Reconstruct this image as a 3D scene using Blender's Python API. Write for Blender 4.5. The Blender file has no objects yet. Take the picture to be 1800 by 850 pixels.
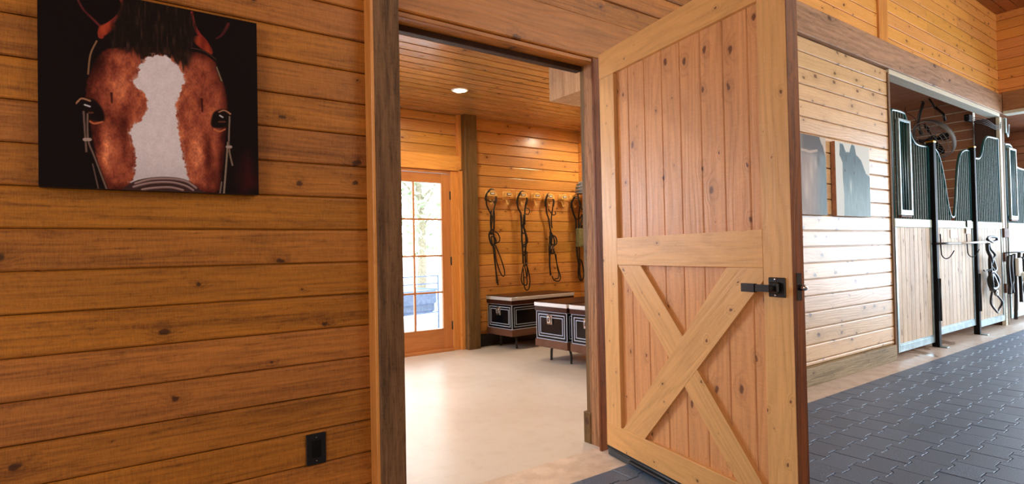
import bpy, bmesh, math, random
import numpy as np
from mathutils import Vector, Matrix
random.seed(7)
sc = bpy.context.scene
COL = sc.collection
PI = math.pi

# ------------------------------------------------------------------ helpers
def lin(r, g, b):
    f = lambda c: (c/255/12.92) if c/255 <= .04045 else ((c/255+.055)/1.055)**2.4
    return (f(r), f(g), f(b), 1.0)

class MB:
    """collects geometry, links it as one mesh object"""
    def __init__(s): s.v, s.f, s.sm = [], [], []
    def add(s, vs, fs, smooth=False):
        o = len(s.v); s.v += [tuple(p) for p in vs]
        for f in fs: s.f.append([o+i for i in f]); s.sm.append(smooth)
        return s
    def box(s, x0, x1, y0, y1, z0, z1, b=0.0, M=None, seg=1):
        if x1 < x0: x0, x1 = x1, x0
        if y1 < y0: y0, y1 = y1, y0
        if z1 < z0: z0, z1 = z1, z0
        if b <= 0:
            vs = [(x, y, z) for x in (x0, x1) for y in (y0, y1) for z in (z0, z1)]
            fs = [(0,1,3,2),(4,6,7,5),(0,4,5,1),(2,3,7,6),(0,2,6,4),(1,5,7,3)]
            sm = False
        else:
            bm = bmesh.new()
            bmesh.ops.create_cube(bm, size=1)
            for v in bm.verts:
                v.co = Vector(((x0+x1)/2+v.co.x*(x1-x0), (y0+y1)/2+v.co.y*(y1-y0), (z0+z1)/2+v.co.z*(z1-z0)))
            bmesh.ops.bevel(bm, geom=bm.edges[:], offset=min(b, .45*min(x1-x0, y1-y0, z1-z0)), segments=seg, affect='EDGES', profile=.5)
            bm.verts.index_update()
            vs = [v.co[:] for v in bm.verts]; fs = [[v.index for v in f.verts] for f in bm.faces]
            bm.free(); sm = False
        if M is not None: vs = [(M @ Vector(p))[:] for p in vs]
        return s.add(vs, fs, sm)
    def prism(s, prof, l0, l1, ax='xzy', M=None):
        """prof: closed list of (c, n); extruded along the first axis letter, c on the second, n on the third"""
        idx = ['xyz'.index(a) for a in ax]; n = len(prof); vs = []
        for l in (l0, l1):
            for c, m in prof:
                p = [0, 0, 0]; p[idx[0]] = l; p[idx[1]] = c; p[idx[2]] = m; vs.append(p)
        fs = [[i, (i+1) % n, n+(i+1) % n, n+i] for i in range(n)] + [list(range(n))[::-1], list(range(n, 2*n))]
        if M is not None: vs = [(M @ Vector(p))[:] for p in vs]
        return s.add(vs, fs)
    def tube(s, pts, r, n=8, closed=False, cap=True, flat=1.0, up=None):
        pts = [Vector(p) for p in pts]; N = len(pts); vs = []
        ref = None
        for i, p in enumerate(pts):
            if closed: t = pts[(i+1) % N]-pts[i-1]
            else: t = pts[min(i+1, N-1)]-pts[max(i-1, 0)]
            if t.length < 1e-9: t = Vector((0, 0, 1))
            t.normalize()
            if up is not None: a = Vector(up)-t*t.dot(Vector(up))
            elif ref is None: a = t.orthogonal()
            else: a = ref-t*t.dot(ref)
            if a.length < 1e-6: a = t.orthogonal()
            a.normalize(); ref = a; b = t.cross(a)
            rr = r[i] if isinstance(r, (list, tuple)) else r
            for k in range(n):
                w = 2*PI*k/n
                vs.append(p+a*math.cos(w)*rr*flat+b*math.sin(w)*rr)
        fs = []
        for i in range(N if closed else N-1):
            j = (i+1) % N
            for k in range(n):
                fs.append([i*n+k, i*n+(k+1) % n, j*n+(k+1) % n, j*n+k])
        if cap and not closed:
            fs.append(list(range(n))[::-1]); fs.append([(N-1)*n+k for k in range(n)])
        return s.add(vs, fs, True)
    def lathe(s, prof, c=(0, 0, 0), axis='z', n=24, smooth=True, M=None, cap=True):
        vs = []; c = Vector(c)
        for r, h in prof:
            for k in range(n):
                w = 2*PI*k/n; p = (r*math.cos(w), r*math.sin(w), h)
                if axis == 'x': p = (p[2], p[0], p[1])
                elif axis == 'y': p = (p[1], p[2], p[0])
                vs.append(Vector(p)+c)
        fs = []
        for i in range(len(prof)-1):
            for k in range(n): fs.append([i*n+k, i*n+(k+1) % n, (i+1)*n+(k+1) % n, (i+1)*n+k])
        if cap: fs.append(list(range(n))[::-1]); fs.append([(len(prof)-1)*n+k for k in range(n)])
        if M is not None: vs = [(M @ Vector(p)) for p in vs]
        return s.add(vs, fs, smooth)
    def obj(s, name, mat, parent=None, kind=None):
        me = bpy.data.meshes.new(name); me.from_pydata(s.v, [], s.f)
        me.polygons.foreach_set('use_smooth', s.sm)
        bm = bmesh.new(); bm.from_mesh(me); bmesh.ops.recalc_face_normals(bm, faces=bm.faces[:]); bm.to_mesh(me); bm.free()
        me.update()
        for m in (mat if isinstance(mat, (list, tuple)) else [mat]): me.materials.append(m)
        o = bpy.data.objects.new(name, me); COL.objects.link(o)
        if parent is not None: o.parent = parent
        if kind: o['kind'] = kind
        return o

def crom(P, k=6, closed=False):
    P = [Vector(p) for p in P]; n = len(P); out = []
    rng = range(n) if closed else range(n-1)
    for i in rng:
        if closed: a, b, c, d = P[i-1], P[i], P[(i+1) % n], P[(i+2) % n]
        else: a, b, c, d = P[max(i-1, 0)], P[i], P[i+1], P[min(i+2, n-1)]
        for j in range(k):
            t = j/k
            out.append(.5*((2*b)+(c-a)*t+(2*a-5*b+4*c-d)*t*t+(3*b-a-3*c+d)*t**3))
    if not closed: out.append(P[-1])
    return out

def root(name, label, cat, loc=(0, 0, 0), rz=0, group=None, kind=None):
    o = bpy.data.objects.new(name, None); COL.objects.link(o); o.location = loc; o.rotation_euler = (0, 0, rz)
    o.empty_display_size = .1
    tag(o, label, cat, group, kind); return o
def tag(o, label, cat, group=None, kind=None):
    o['label'] = label; o['category'] = cat
    if group: o['group'] = group
    if kind: o['kind'] = kind
    return o
def struct(mb, name, mat, label, cat): return tag(mb.obj(name, mat), label, cat, kind='structure')
def copy_tree(o, parent=None):
    c = o.copy(); COL.objects.link(c)
    if parent is not None: c.parent = parent
    for ch in o.children: copy_tree(ch, c)
    return c

# ------------------------------------------------------------------ materials
class NT:
    def __init__(s, name):
        s.m = bpy.data.materials.new(name); s.m.use_nodes = True; s.t = s.m.node_tree; s.t.nodes.clear()
        s.out = s.n('ShaderNodeOutputMaterial')
    def n(s, typ, ins=None, **kw):
        nd = s.t.nodes.new(typ)
        for k, v in kw.items(): setattr(nd, k, v)
        for k, v in (ins or {}).items():
            if isinstance(v, bpy.types.NodeSocket): s.t.links.new(v, nd.inputs[k])
            else: nd.inputs[k].default_value = v
        return nd
    def math(s, op, a, b=0.0, clamp=False):
        return s.n('ShaderNodeMath', {0: a, 1: b}, operation=op, use_clamp=clamp).outputs[0]
    def mix(s, f, a, b, blend='MIX'):
        nd = s.n('ShaderNodeMix', {0: f}, data_type='RGBA', blend_type=blend)
        for i, v in ((6, a), (7, b)):
            if isinstance(v, bpy.types.NodeSocket): s.t.links.new(v, nd.inputs[i])
            else: nd.inputs[i].default_value = v
        return nd.outputs[2]
    def vmul(s, a, v): return s.n('ShaderNodeVectorMath', {0: a, 1: v}, operation='MULTIPLY').outputs[0]
    def vadd(s, a, v): return s.n('ShaderNodeVectorMath', {0: a, 1: v}, operation='ADD').outputs[0]
    def noise(s, vec, scale, detail=2, rough=.5, dist=0):
        return s.n('ShaderNodeTexNoise', {'Vector': vec, 'Scale': scale, 'Detail': detail, 'Roughness': rough, 'Distortion': dist}).outputs[0]
    def sstep(s, v, a, b, x=0.0, y=1.0):
        return s.n('ShaderNodeMapRange', {0: v, 1: a, 2: b, 3: x, 4: y}, interpolation_type='SMOOTHSTEP').outputs[0]
    def bsdf(s, **kw):
        b = s.n('ShaderNodeBsdfPrincipled', {k.replace('_', ' '): v for k, v in kw.items()})
        s.t.links.new(b.outputs[0], s.out.inputs[0]); return b
    def bump(s, h, strength=.3, dist=.01):
        return s.n('ShaderNodeBump', {'Strength': strength, 'Distance': dist, 'Height': h}).outputs[0]

def wood(name, light, dark, axis='x', flat=None, knots=.35, kcol=(70, 35, 15), rough=.42, var=.12, hue=.004,
         ring=.45, fine=.35, broad=.4, bump=.25, spec=.4, freq=38, coat=0.0, ksize=1.0, kx=3.0, kc=4.5, saw=.35):
    L_, D_ = lin(*light), lin(*dark); k_ = D_[0]/L_[0]
    D_ = tuple(.5*D_[i]+.5*L_[i]*k_ for i in range(3))+(1.0,)
    N = NT(name)
    tc = N.n('ShaderNodeTexCoord').outputs['Object']
    rnd = N.n('ShaderNodeNewGeometry').outputs['Random Per Island']
    ofs = N.n('ShaderNodeCombineXYZ', {0: N.math('MULTIPLY', rnd, 13.7), 1: N.math('MULTIPLY', rnd, 29.3), 2: N.math('MULTIPLY', rnd, 17.9)}).outputs[0]
    vec = N.vadd(tc, ofs)
    li = 'xyz'.index(axis)
    def S(l, c, fl=None):
        v = [c, c, c]; v[li] = l
        if flat is not None: v['xyz'.index(flat)] = c*.25 if fl is None else fl
        return tuple(v)
    nA = N.noise(N.vmul(vec, S(.8, 7)), 1.0, 3, .55, .6)
    nW = N.noise(N.vmul(vec, S(.9, 5)), 1.0, 2, .5, .3)
    nF = N.noise(N.vmul(vec, S(5, 130, 130)), 1.0, 2, .6)
    nM = N.noise(N.vmul(vec, S(1.6, 34)), 1.0, 3, .6, .4)
    cross = N.n('ShaderNodeSeparateXYZ', {0: vec})
    ci = [i for i in range(3) if i != li and (flat is None or i != 'xyz'.index(flat))]
    cc = cross.outputs[ci[0]]
    if len(ci) > 1: cc = N.math('ADD', cc, cross.outputs[ci[1]])
    k2 = N.n('ShaderNodeCombineXYZ', {0: N.math('MULTIPLY', cross.outputs[li], kx), 1: N.math('MULTIPLY', cc, kc)}).outputs[0]
    vk = N.vadd(k2, N.vmul(N.n('ShaderNodeTexNoise', {'Vector': vec, 'Scale': 22.0, 'Detail': 2.0}).outputs['Color'], (.16, .16, .0)))
    vo = N.n('ShaderNodeTexVoronoi', {'Vector': vk, 'Scale': 1.0, 'Randomness': 1.0}, voronoi_dimensions='2D')
    sep = N.n('ShaderNodeSeparateColor', {0: vo.outputs['Color']})
    gate = N.math('GREATER_THAN', sep.outputs[0], 1-knots)
    size = N.math('MULTIPLY_ADD', sep.outputs[1], .085*ksize)
    N.t.nodes[size.node.name].inputs[2].default_value = .014*ksize
    d = N.math('DIVIDE', vo.outputs['Distance'], size)
    km = N.math('MULTIPLY', N.sstep(d, .45, 1.0, 1, 0), gate)
    halo = N.math('MULTIPLY', N.sstep(d, .6, 4.0, 1, 0), gate)
    ph = N.math('ADD', N.math('MULTIPLY', cc, freq), N.math('ADD', N.math('MULTIPLY', nW, 7.0), N.math('MULTIPLY', halo, 1.6)))
    rg = N.math('MULTIPLY_ADD', N.math('SINE', N.math('MULTIPLY', ph, 6.2832)), .5); rg.node.inputs[2].default_value = .5
    rg = N.math('POWER', rg, 2.2)
    f = N.math('ADD', N.math('MULTIPLY', rg, ring*.5), N.math('ADD', N.math('MULTIPLY', N.sstep(nF, .35, .7), fine*.45),
        N.math('ADD', N.math('MULTIPLY', N.sstep(nA, .35, .68), broad*.55), N.math('MULTIPLY', N.sstep(nM, .42, .7), fine*.5))))
    nS = N.noise(N.vmul(vec, S(16, 62, 62)), 1.0, 3, .7, .6)
    f = N.math('ADD', f, N.math('MULTIPLY', N.sstep(nS, .5, .74), .42*fine+.06))
    if saw:
        sw = N.noise(N.vmul(vec, S(260, 26, 26)), 1.0, 2, .6); sp = N.noise(vec, 320.0, 2, .7)
        f = N.math('ADD', f, N.math('MULTIPLY', N.math('ADD', N.math('SUBTRACT', sw, .5), N.math('SUBTRACT', sp, .5)), saw))
    f = N.math('ADD', f, N.math('MULTIPLY', halo, .25), True)
    col = N.mix(f, L_, D_)
    col = N.mix(N.math('MULTIPLY', km, .85), col, lin(*kcol))
    r2 = N.math('FRACT', N.math('MULTIPLY', rnd, 91.7))
    hs = N.n('ShaderNodeHueSaturation', {'Hue': N.math('ADD', .5, N.math('MULTIPLY', N.math('SUBTRACT', r2, .5), 2*hue)),
             'Saturation': N.math('ADD', 1.0, N.math('MULTIPLY', N.math('SUBTRACT', r2, .5), .05)),
             'Value': N.math('ADD', 1.0-var, N.math('MULTIPLY', rnd, 2*var)), 'Color': col}).outputs[0]
    ro = N.math('ADD', rough-.06, N.math('MULTIPLY', nM, .16))
    h = N.math('ADD', N.math('MULTIPLY', nF, .6), N.math('ADD', N.math('MULTIPLY', rg, -.3), N.math('MULTIPLY', nM, .5)))
    b = N.bsdf(Base_Color=hs, Roughness=ro, Specular_IOR_Level=spec, Normal=N.bump(h, bump, .004), Coat_Weight=coat, Coat_Roughness=.22)
    return N.m

def plain(name, c, rough=.5, metal=0.0, nz=0.0, nscale=20, spec=.5, bump=0.0, coat=0.0, c2=None):
    N = NT(name)
    tc = N.n('ShaderNodeTexCoord').outputs['Object']
    nn = N.noise(tc, nscale, 4, .6)
    c2 = c2 or tuple(max(0, x*(1-nz)) for x in c)
    col = N.mix(N.sstep(nn, .35, .65), lin(*c), lin(*c2))
    N.bsdf(Base_Color=col, Roughness=N.math('ADD', rough-.04, N.math('MULTIPLY', nn, .08)), Metallic=metal, Specular_IOR_Level=spec,
           Normal=N.bump(nn, bump, .004), Coat_Weight=coat)
    return N.m
def emit(name, c, s):
    N = NT(name); e = N.n('ShaderNodeEmission', {'Color': lin(*c), 'Strength': s}); N.t.links.new(e.outputs[0], N.out.inputs[0]); return N.m

M = {}
M['wallx'] = wood('stained_pine_siding', (194, 126, 50), (116, 64, 22), 'x', 'y', knots=.5, kcol=(50, 22, 8), rough=.46, var=.085, hue=.003, coat=.05, kx=3.4, kc=5, ksize=.9, saw=.7, ring=.28, fine=.6, broad=.5)
M['wallr'] = wood('pine_siding_daylit', (232, 198, 152), (178, 138, 92), 'x', 'y', ring=.25, knots=.72, rough=.36, var=.10, kx=4.2, kc=7, ksize=1.7, coat=.1, kcol=(92, 58, 36))  # paler copy of the stained siding, daylight wash put into the colour
M['wallup'] = wood('pine_siding_upper', (242, 180, 98), (200, 130, 60), 'x', 'y', ring=.25, ksize=1.3, knots=.8, rough=.45, var=.08, kx=3.5, kc=7)
M['wallupy'] = wood('pine_siding_end', (228, 154, 80), (182, 108, 46), 'y', 'x', knots=.5, rough=.45, var=.08, kx=3.5, kc=7)
M['tackx'] = wood('tack_room_siding', (228, 166, 88), (166, 104, 42), 'x', 'y', knots=.75, kcol=(105, 50, 16), rough=.32, var=.14, kx=3.5, kc=6, coat=.6)
M['tacky'] = wood('tack_room_siding_side', (228, 166, 88), (166, 104, 42), 'y', 'x', knots=.75, kcol=(105, 50, 16), rough=.34, var=.16, kx=3.5, kc=6, coat=.3)
M['tackc'] = wood('tack_room_ceiling_boards', (194, 144, 86), (118, 80, 42), 'x', 'z', knots=.6, rough=.24, var=.12, kx=3, kc=6, coat=.7)
M['post'] = wood('rough_sawn_post', (142, 108, 74), (80, 57, 36), 'z', None, knots=.12, rough=.7, var=.05, fine=.8, bump=.7, freq=16)
M['jamb'] = wood('weathered_jamb', (186, 138, 96), (120, 80, 50), 'z', None, knots=.2, rough=.62, var=.05, fine=.9, bump=.6, freq=20)
M['bkpost'] = wood('olive_brown_post', (124, 94, 52), (76, 56, 28), 'z', None, knots=.15, rough=.6, var=.05, fine=.6, bump=.4, freq=12)
M['beam'] = wood('weathered_beam', (186, 146, 112), (116, 86, 62), 'x', None, knots=.35, rough=.6, var=.04, fine=.6, bump=.4, freq=14, kx=2, kc=4, ksize=1.3)
M['beamy'] = wood('weathered_beam_cross', (170, 118, 74), (116, 74, 44), 'y', None, knots=.35, rough=.6, var=.04, fine=.6, freq=14)
M['beampale'] = wood('pale_soffit_board', (214, 208, 186), (170, 160, 138), 'x', None, knots=.1, rough=.6, var=.04)
M['header'] = wood('header_board', (188, 122, 48), (118, 66, 22), 'x', None, knots=.3, rough=.4, var=.05, freq=14, kx=2, kc=4, ksize=1.3)
M['baseb'] = wood('grey_green_baseboard', (178, 160, 122), (112, 98, 68), 'x', None, knots=.3, rough=.6, var=.04, fine=.7)
M['dstile'] = wood('door_stile_wood', (228, 178, 112), (188, 134, 76), 'z', 'y', knots=.9, kcol=(84, 44, 22), rough=.42, var=.05, freq=20, kx=5, kc=7, ksize=.62, hue=.006)
M['drail'] = wood('door_rail_wood', (230, 178, 108), (190, 134, 74), 'x', 'y', knots=.9, kcol=(84, 44, 22), rough=.42, var=.05, freq=18, kx=5, kc=7, ksize=.62, hue=.006)
M['dpanel'] = wood('door_panel_boards', (222, 162, 104), (176, 116, 68), 'z', 'y', knots=.8, kcol=(90, 46, 24), rough=.42, var=.10, freq=24, kx=4.2, kc=7, ksize=1.15, hue=.006, saw=.5)
M['dedge'] = wood('door_edge_stain', (142, 78, 24), (88, 44, 8), 'z', None, knots=.1, rough=.5, var=.03, fine=.8, freq=30)
M['fdoor'] = wood('french_door_wood', (214, 146, 84), (178, 106, 52), 'z', 'y', knots=.05, rough=.35, var=.03, freq=20, coat=.2)
M['fdoorx'] = wood('french_door_rail_wood', (204, 138, 80), (170, 100, 50), 'x', 'y', knots=.05, rough=.35, var=.03, freq=20, coat=.2)
M['casing'] = wood('door_casing_wood', (232, 164, 84), (188, 112, 44), 'z', None, knots=.4, rough=.36, var=.04, freq=18, coat=.2)
M['casingx'] = wood('door_header_casing_wood', (240, 174, 88), (196, 124, 50), 'x', None, knots=.3, rough=.36, var=.04, freq=18, coat=.2)
M['soffit'] = wood('pale_plywood_box', (206, 170, 130), (160, 122, 84), 'y', None, knots=.05, rough=.5, var=.03, fine=.8, freq=20)
M['soffitz'] = wood('pale_plywood_box_face', (210, 176, 138), (164, 126, 90), 'z', None, knots=.03, rough=.5, var=.03, fine=.8, freq=20)
M['stallb'] = wood('stall_tongue_boards', (232, 214, 190), (180, 156, 132), 'z', 'y', knots=.5, kcol=(110, 80, 62), rough=.55, var=.12, kx=2.4, kc=7, ksize=1.3, fine=.7, spec=.2)
M['stallwall'] = wood('stall_partition_boards', (164, 110, 76), (110, 68, 46), 'y', 'x', knots=.3, rough=.6, var=.08)
M['black_wood'] = plain('dark_baseboard', (26, 20, 18), .5, nz=.4)
M['black_wood2'] = plain('dark_brown_stop', (58, 32, 16), .6, nz=.3)
M['black'] = plain('black_hardware', (16, 16, 18), .32, nz=.2, spec=.6)
M['blackm'] = plain('satin_black_steel', (14, 15, 17), .6, nz=.2, spec=.15)
M['cage'] = plain('grey_wire', (126, 124, 120), .5)
M['steel'] = plain('chromed_steel', (200, 204, 208), .18, metal=1.0)
M['galv'] = plain('galvanised_steel', (160, 180, 182), .36, metal=.6, nz=.15, nscale=9)
M['mint'] = plain('pale_green_painted_rail', (206, 222, 206), .35, nz=.06, nscale=6)
M['barg'] = plain('dark_green_powder_coat', (20, 82, 82), .3, metal=.0, spec=.6, nz=.2)
M['leather'] = plain('dark_brown_leather', (34, 20, 14), .42, nz=.4, nscale=60, bump=.2)
M['leatherb'] = plain('black_leather_straps', (20, 18, 20), .4, nz=.3, nscale=60)
M['cable'] = plain('grey_cable', (58, 54, 52), .6)
M['brass'] = plain('brass', (200, 160, 70), .3, metal=1.0)
M['goldw'] = wood('honey_wood_bracket', (250, 208, 124), (236, 184, 96), 'x', None, knots=.0, rough=.35, var=.03, coat=.3)
M['paper'] = plain('white_card', (236, 234, 222), .6)
M['trunkw'] = wood('dark_walnut_trunk', (66, 36, 26), (36, 18, 14), 'x', None, knots=.0, spec=.15, rough=.32, var=.04, freq=20, coat=.15, bump=.05)
M['trunkwy'] = wood('dark_walnut_trunk_end', (118, 76, 62), (72, 42, 34), 'y', None, knots=.0, rough=.18, var=.04, freq=20, coat=.8, bump=.05)
M['trunkb'] = plain('gloss_black_panel', (10, 12, 18), .2, spec=.35)
M['trunkskirt'] = wood('walnut_skirt', (112, 78, 62), (74, 46, 36), 'x', None, knots=.0, rough=.4, var=.04, spec=.2)
M['trunks'] = plain('silver_blue_banding', (164, 178, 202), .35, metal=.2)
M['alu'] = plain('bright_aluminium_edging', (216, 220, 226), .4, metal=.25)
M['rubberseal'] = plain('black_rubber_seal', (18, 18, 22), .35)
M['white_rod'] = plain('white_tape', (236, 238, 240), .4)
M['brownstick'] = plain('brown_wooden_handle', (122, 82, 66), .5, nz=.3)
M['rust'] = plain('rusty_plate', (120, 74, 50), .7, nz=.4, nscale=30)
M['cushion'] = plain('blue_cushion_fabric', (116, 144, 184), .9, nz=.1)
M['leaf'] = plain('pale_green_leaves', (196, 216, 176), .7, nz=.2, nscale=2)
M['bark'] = plain('tree_bark', (170, 160, 140), .9, nz=.2)
M['light'] = emit('lamp_glow', (255, 238, 210), 80)
M['lime'] = plain('faded_lime_webbing', (150, 148, 96), .8, nz=.4, nscale=80, bump=.4)
M['greyblue'] = plain('grey_blue_shell', (120, 134, 146), .3, nz=.3)

# glass
N = NT('clear_glass'); tr = N.n('ShaderNodeBsdfTransparent', {'Color': (.97, .98, .98, 1)}); gl = N.n('ShaderNodeBsdfGlossy', {'Roughness': .02})
fr = N.n('ShaderNodeFresnel', {'IOR': 1.45}); mx = N.n('ShaderNodeMixShader', {0: fr.outputs[0], 1: tr.outputs[0], 2: gl.outputs[0]})
N.t.links.new(mx.outputs[0], N.out.inputs[0]); M['glass'] = N.m

# concrete
N = NT('sealed_concrete'); tc = N.n('ShaderNodeTexCoord').outputs['Object']
a = N.noise(tc, 1.3, 5, .6, .5); b_ = N.noise(tc, 9, 5, .65); g = N.noise(tc, 90, 3, .6)
col = N.mix(N.sstep(a, .35, .65), lin(212, 204, 196), lin(202, 192, 182)); col = N.mix(N.math('MULTIPLY', N.sstep(b_, .45, .75), .22), col, lin(180, 160, 138))
col = N.mix(N.math('MULTIPLY', N.sstep(g, .55, .8), .25), col, lin(150, 122, 96))
N.bsdf(Base_Color=col, Roughness=N.math('ADD', .27, N.math('MULTIPLY', b_, .10)), Specular_IOR_Level=.5, Normal=N.bump(N.math('ADD', b_, N.math('MULTIPLY', g, .3)), .08, .01)); M['concrete'] = N.m
N = NT('damp_aisle_concrete'); tc = N.n('ShaderNodeTexCoord').outputs['Object']
a = N.noise(tc, .9, 4, .6, .8); b_ = N.noise(tc, 9, 5, .65); g = N.noise(tc, 70, 3, .6); wet = N.sstep(a, .60, .66)
col = N.mix(N.sstep(b_, .35, .65), lin(224, 208, 194), lin(202, 184, 168)); col = N.mix(N.math('MULTIPLY', wet, .4), col, lin(140, 122, 108))
col = N.mix(N.math('MULTIPLY', N.sstep(g, .5, .8), .25), col, lin(140, 116, 98))
N.bsdf(Base_Color=col, Roughness=N.n('ShaderNodeMapRange', {0: wet, 1: 0.0, 2: 1.0, 3: .38, 4: .10}).outputs[0], Normal=N.bump(g, .06, .01)); M['concrete2'] = N.m
# rubber pavers
N = NT('speckled_rubber'); tc = N.n('ShaderNodeTexCoord').outputs['Object']; rnd = N.n('ShaderNodeNewGeometry').outputs['Random Per Island']
g = N.noise(tc, 260, 2, .8); g2 = N.noise(tc, 3, 3, .6)
col = N.mix(N.sstep(g, .38, .66), lin(26, 44, 66), lin(96, 134, 180)); col = N.mix(N.math('MULTIPLY', g2, .3), col, lin(58, 58, 62))
hs = N.n('ShaderNodeHueSaturation', {'Value': N.math('ADD', .88, N.math('MULTIPLY', rnd, .24)), 'Color': col}).outputs[0]
N.bsdf(Base_Color=hs, Roughness=N.math('ADD', .36, N.math('MULTIPLY', g, .2)), Specular_IOR_Level=1.0, Normal=N.bump(g, .3, .003)); M['rubber'] = N.m
M['gap'] = plain('dark_joint', (14, 14, 16), .9)
N = NT('outdoor_gravel'); tc = N.n('ShaderNodeTexCoord').outputs['Object']; g = N.noise(tc, 30, 4, .6)
N.bsdf(Base_Color=N.mix(g, lin(240, 238, 232), lin(214, 210, 204)), Roughness=.9); M['gravel'] = N.m
# picture prints (the printed colours are carried by the print's own colour attribute)
def printmat(name, rough, spec=.35):
    N = NT(name); a = N.n('ShaderNodeVertexColor', layer_name='ink')
    tc = N.n('ShaderNodeTexCoord').outputs['Object']
    w = N.n('ShaderNodeTexNoise', {'Vector': tc, 'Scale': 420.0, 'Detail': 1.0}).outputs[0]
    N.bsdf(Base_Color=N.mix(.12, a.outputs[0], N.mix(w, (0, 0, 0, 1), (1, 1, 1, 1)), 'SOFT_LIGHT'), Roughness=rough, Specular_IOR_Level=spec, Normal=N.bump(w, .15, .001)); return N.m
M['print'] = printmat('canvas_print', .6, .12); M['print2'] = printmat('gloss_print', .55, .2)
M['canvasedge'] = plain('dark_canvas_edge', (30, 20, 18), .7)
M['canvasedge2'] = plain('pinkish_wood_frame_edge', (196, 140, 108), .6, nz=.15)
# ------------------------------------------------------------------ settings of light
WORLD = 7.0
EXPO = 0.0
def LIGHTS():
    # daylight through the open barn end of the aisle; the other lamps are added fill
    area('barn_end_daylight', (12.3, -.35, 1.55), (8, .2, .9), 5.0, 2.9, 330, (.56, .78, 1.0))
    area('near_end_fill', (-3.8, -.6, 1.9), (2, .6, 1.3), 3.0, 2.8, 125, (1.0, .97, .93))  # added lamp to brighten the open door's face; no doorway seen there
    area('upper_wall_fill', (7.5, -3.1, 3.9), (7.8, 2.5, 3.3), 7.0, .8, 190, (1.0, .86, .66))  # added warm lamp to brighten the upper wall; no windows seen
    area('aisle_overhead_fill', (4.0, -.9, 4.38), (4.0, -.7, 0), 4.0, 1.2, 60, (1.0, .98, .95))  # added overhead fill; the ceiling above it is closed
    area('tack_room_fill', (.75, 6.0, 1.55), (1.2, 3.4, .4), 1.3, 1.1, 125, (.72, .86, 1.0))  # added fill for the tack room floor, set at an unseen window
    area('stall_fill', (8.3, 6.15, 1.9), (10.4, 3.4, 2.4), 1.2, 1.0, 45, (1.0, .97, .93))  # added lamp to brighten the stall partition; no window seen
# ------------------------------------------------------------------ the shell
def planks(mb, ax, l0, l1, cs, face, nd, th=.02, g=.0022, ch=.0045, joints=None):
    for i in range(len(cs)-1):
        c0, c1 = cs[i], cs[i+1]
        pr = [(c0+g, face-nd*th), (c0+g, face-nd*ch), (c0+g+ch, face), (c1-g-2.2*ch, face), (c1-g-.9*ch, face-nd*ch*.35), (c1-g, face-nd*ch*1.3), (c1-g, face-nd*th)]
        cuts = [l0]+sorted((joints or {}).get(i, []))+[l1]
        for a, b in zip(cuts[:-1], cuts[1:]):
            mb.prism(pr, a+(.001 if a > l0 else 0), b-(.001 if b < l1 else 0), ax)
def lattice(a, b, z0, p):
    k0 = math.ceil((a-z0)/p+1e-6); cs = [a]
    k = k0
    while z0+k*p < b-.01:
        if z0+k*p > a+.01: cs.append(z0+k*p)
        k += 1
    return cs+[b]
P1 = .1434; P2 = .1407
FY = 2.5            # face of the aisle wall
# front wall, left of the tack room opening (to the ceiling of the aisle)
mb = MB(); planks(mb, 'xzy', -4.0, 1.04, lattice(.02, 3.0, 1.3045, P1), FY, -1, g=.0018, ch=.005)
mb.box(-4.0, 1.04, FY+.02, 2.63, 0, 3.0)
struct(mb, 'wall_front', M['wallx'], 'orange stained horizontal board wall behind the horse canvas, left of the open door', 'wall')
# over the opening
mb = MB(); planks(mb, 'xzy', 1.04, 2.56, lattice(2.597, 3.0, 1.3045, P1), FY, -1)
mb.box(1.04, 2.56, FY+.02, 2.63, 2.33, 3.0); planks(mb, 'xzy', 2.56, 4.2, lattice(.155, 3.0, 1.3045, P1), FY, -1); mb.box(2.56, 4.2, FY+.02, 2.63, 0, 3.0)
struct(mb, 'wall_front', M['wallx'], 'orange stained boards of the aisle wall over the doorway and behind the open door', 'wall')
# right of the opening
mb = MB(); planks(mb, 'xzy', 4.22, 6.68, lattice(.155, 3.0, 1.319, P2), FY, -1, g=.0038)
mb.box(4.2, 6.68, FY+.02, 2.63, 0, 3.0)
struct(mb, 'wall_front', M['wallr'], 'knotty pine board wall with daylight put into its pale colour, between the open barn door and the stalls', 'wall')
mb = MB(); mb.box(2.56, 6.60, 2.455, FY+.02, 0, .155, .004)
struct(mb, 'baseboard_front', M['baseb'], 'weathered grey green board along the foot of the daylit pine wall', 'baseboard')
mb = MB(); mb.box(4.16, 4.25, 2.478, 2.52, .155, 3.0, .004)
struct(mb, 'trim_21', M['casing'], 'vertical cover batten on the pine wall behind the open door', 'trim')
# small trim at the end of the wall
mb = MB(); mb.box(6.655, 6.70, 2.485, 2.63, 0.0, 2.97, .004)
struct(mb, 'trim_1', M['post'], 'narrow dark corner strip where the pine wall meets the first stall', 'trim')
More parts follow.
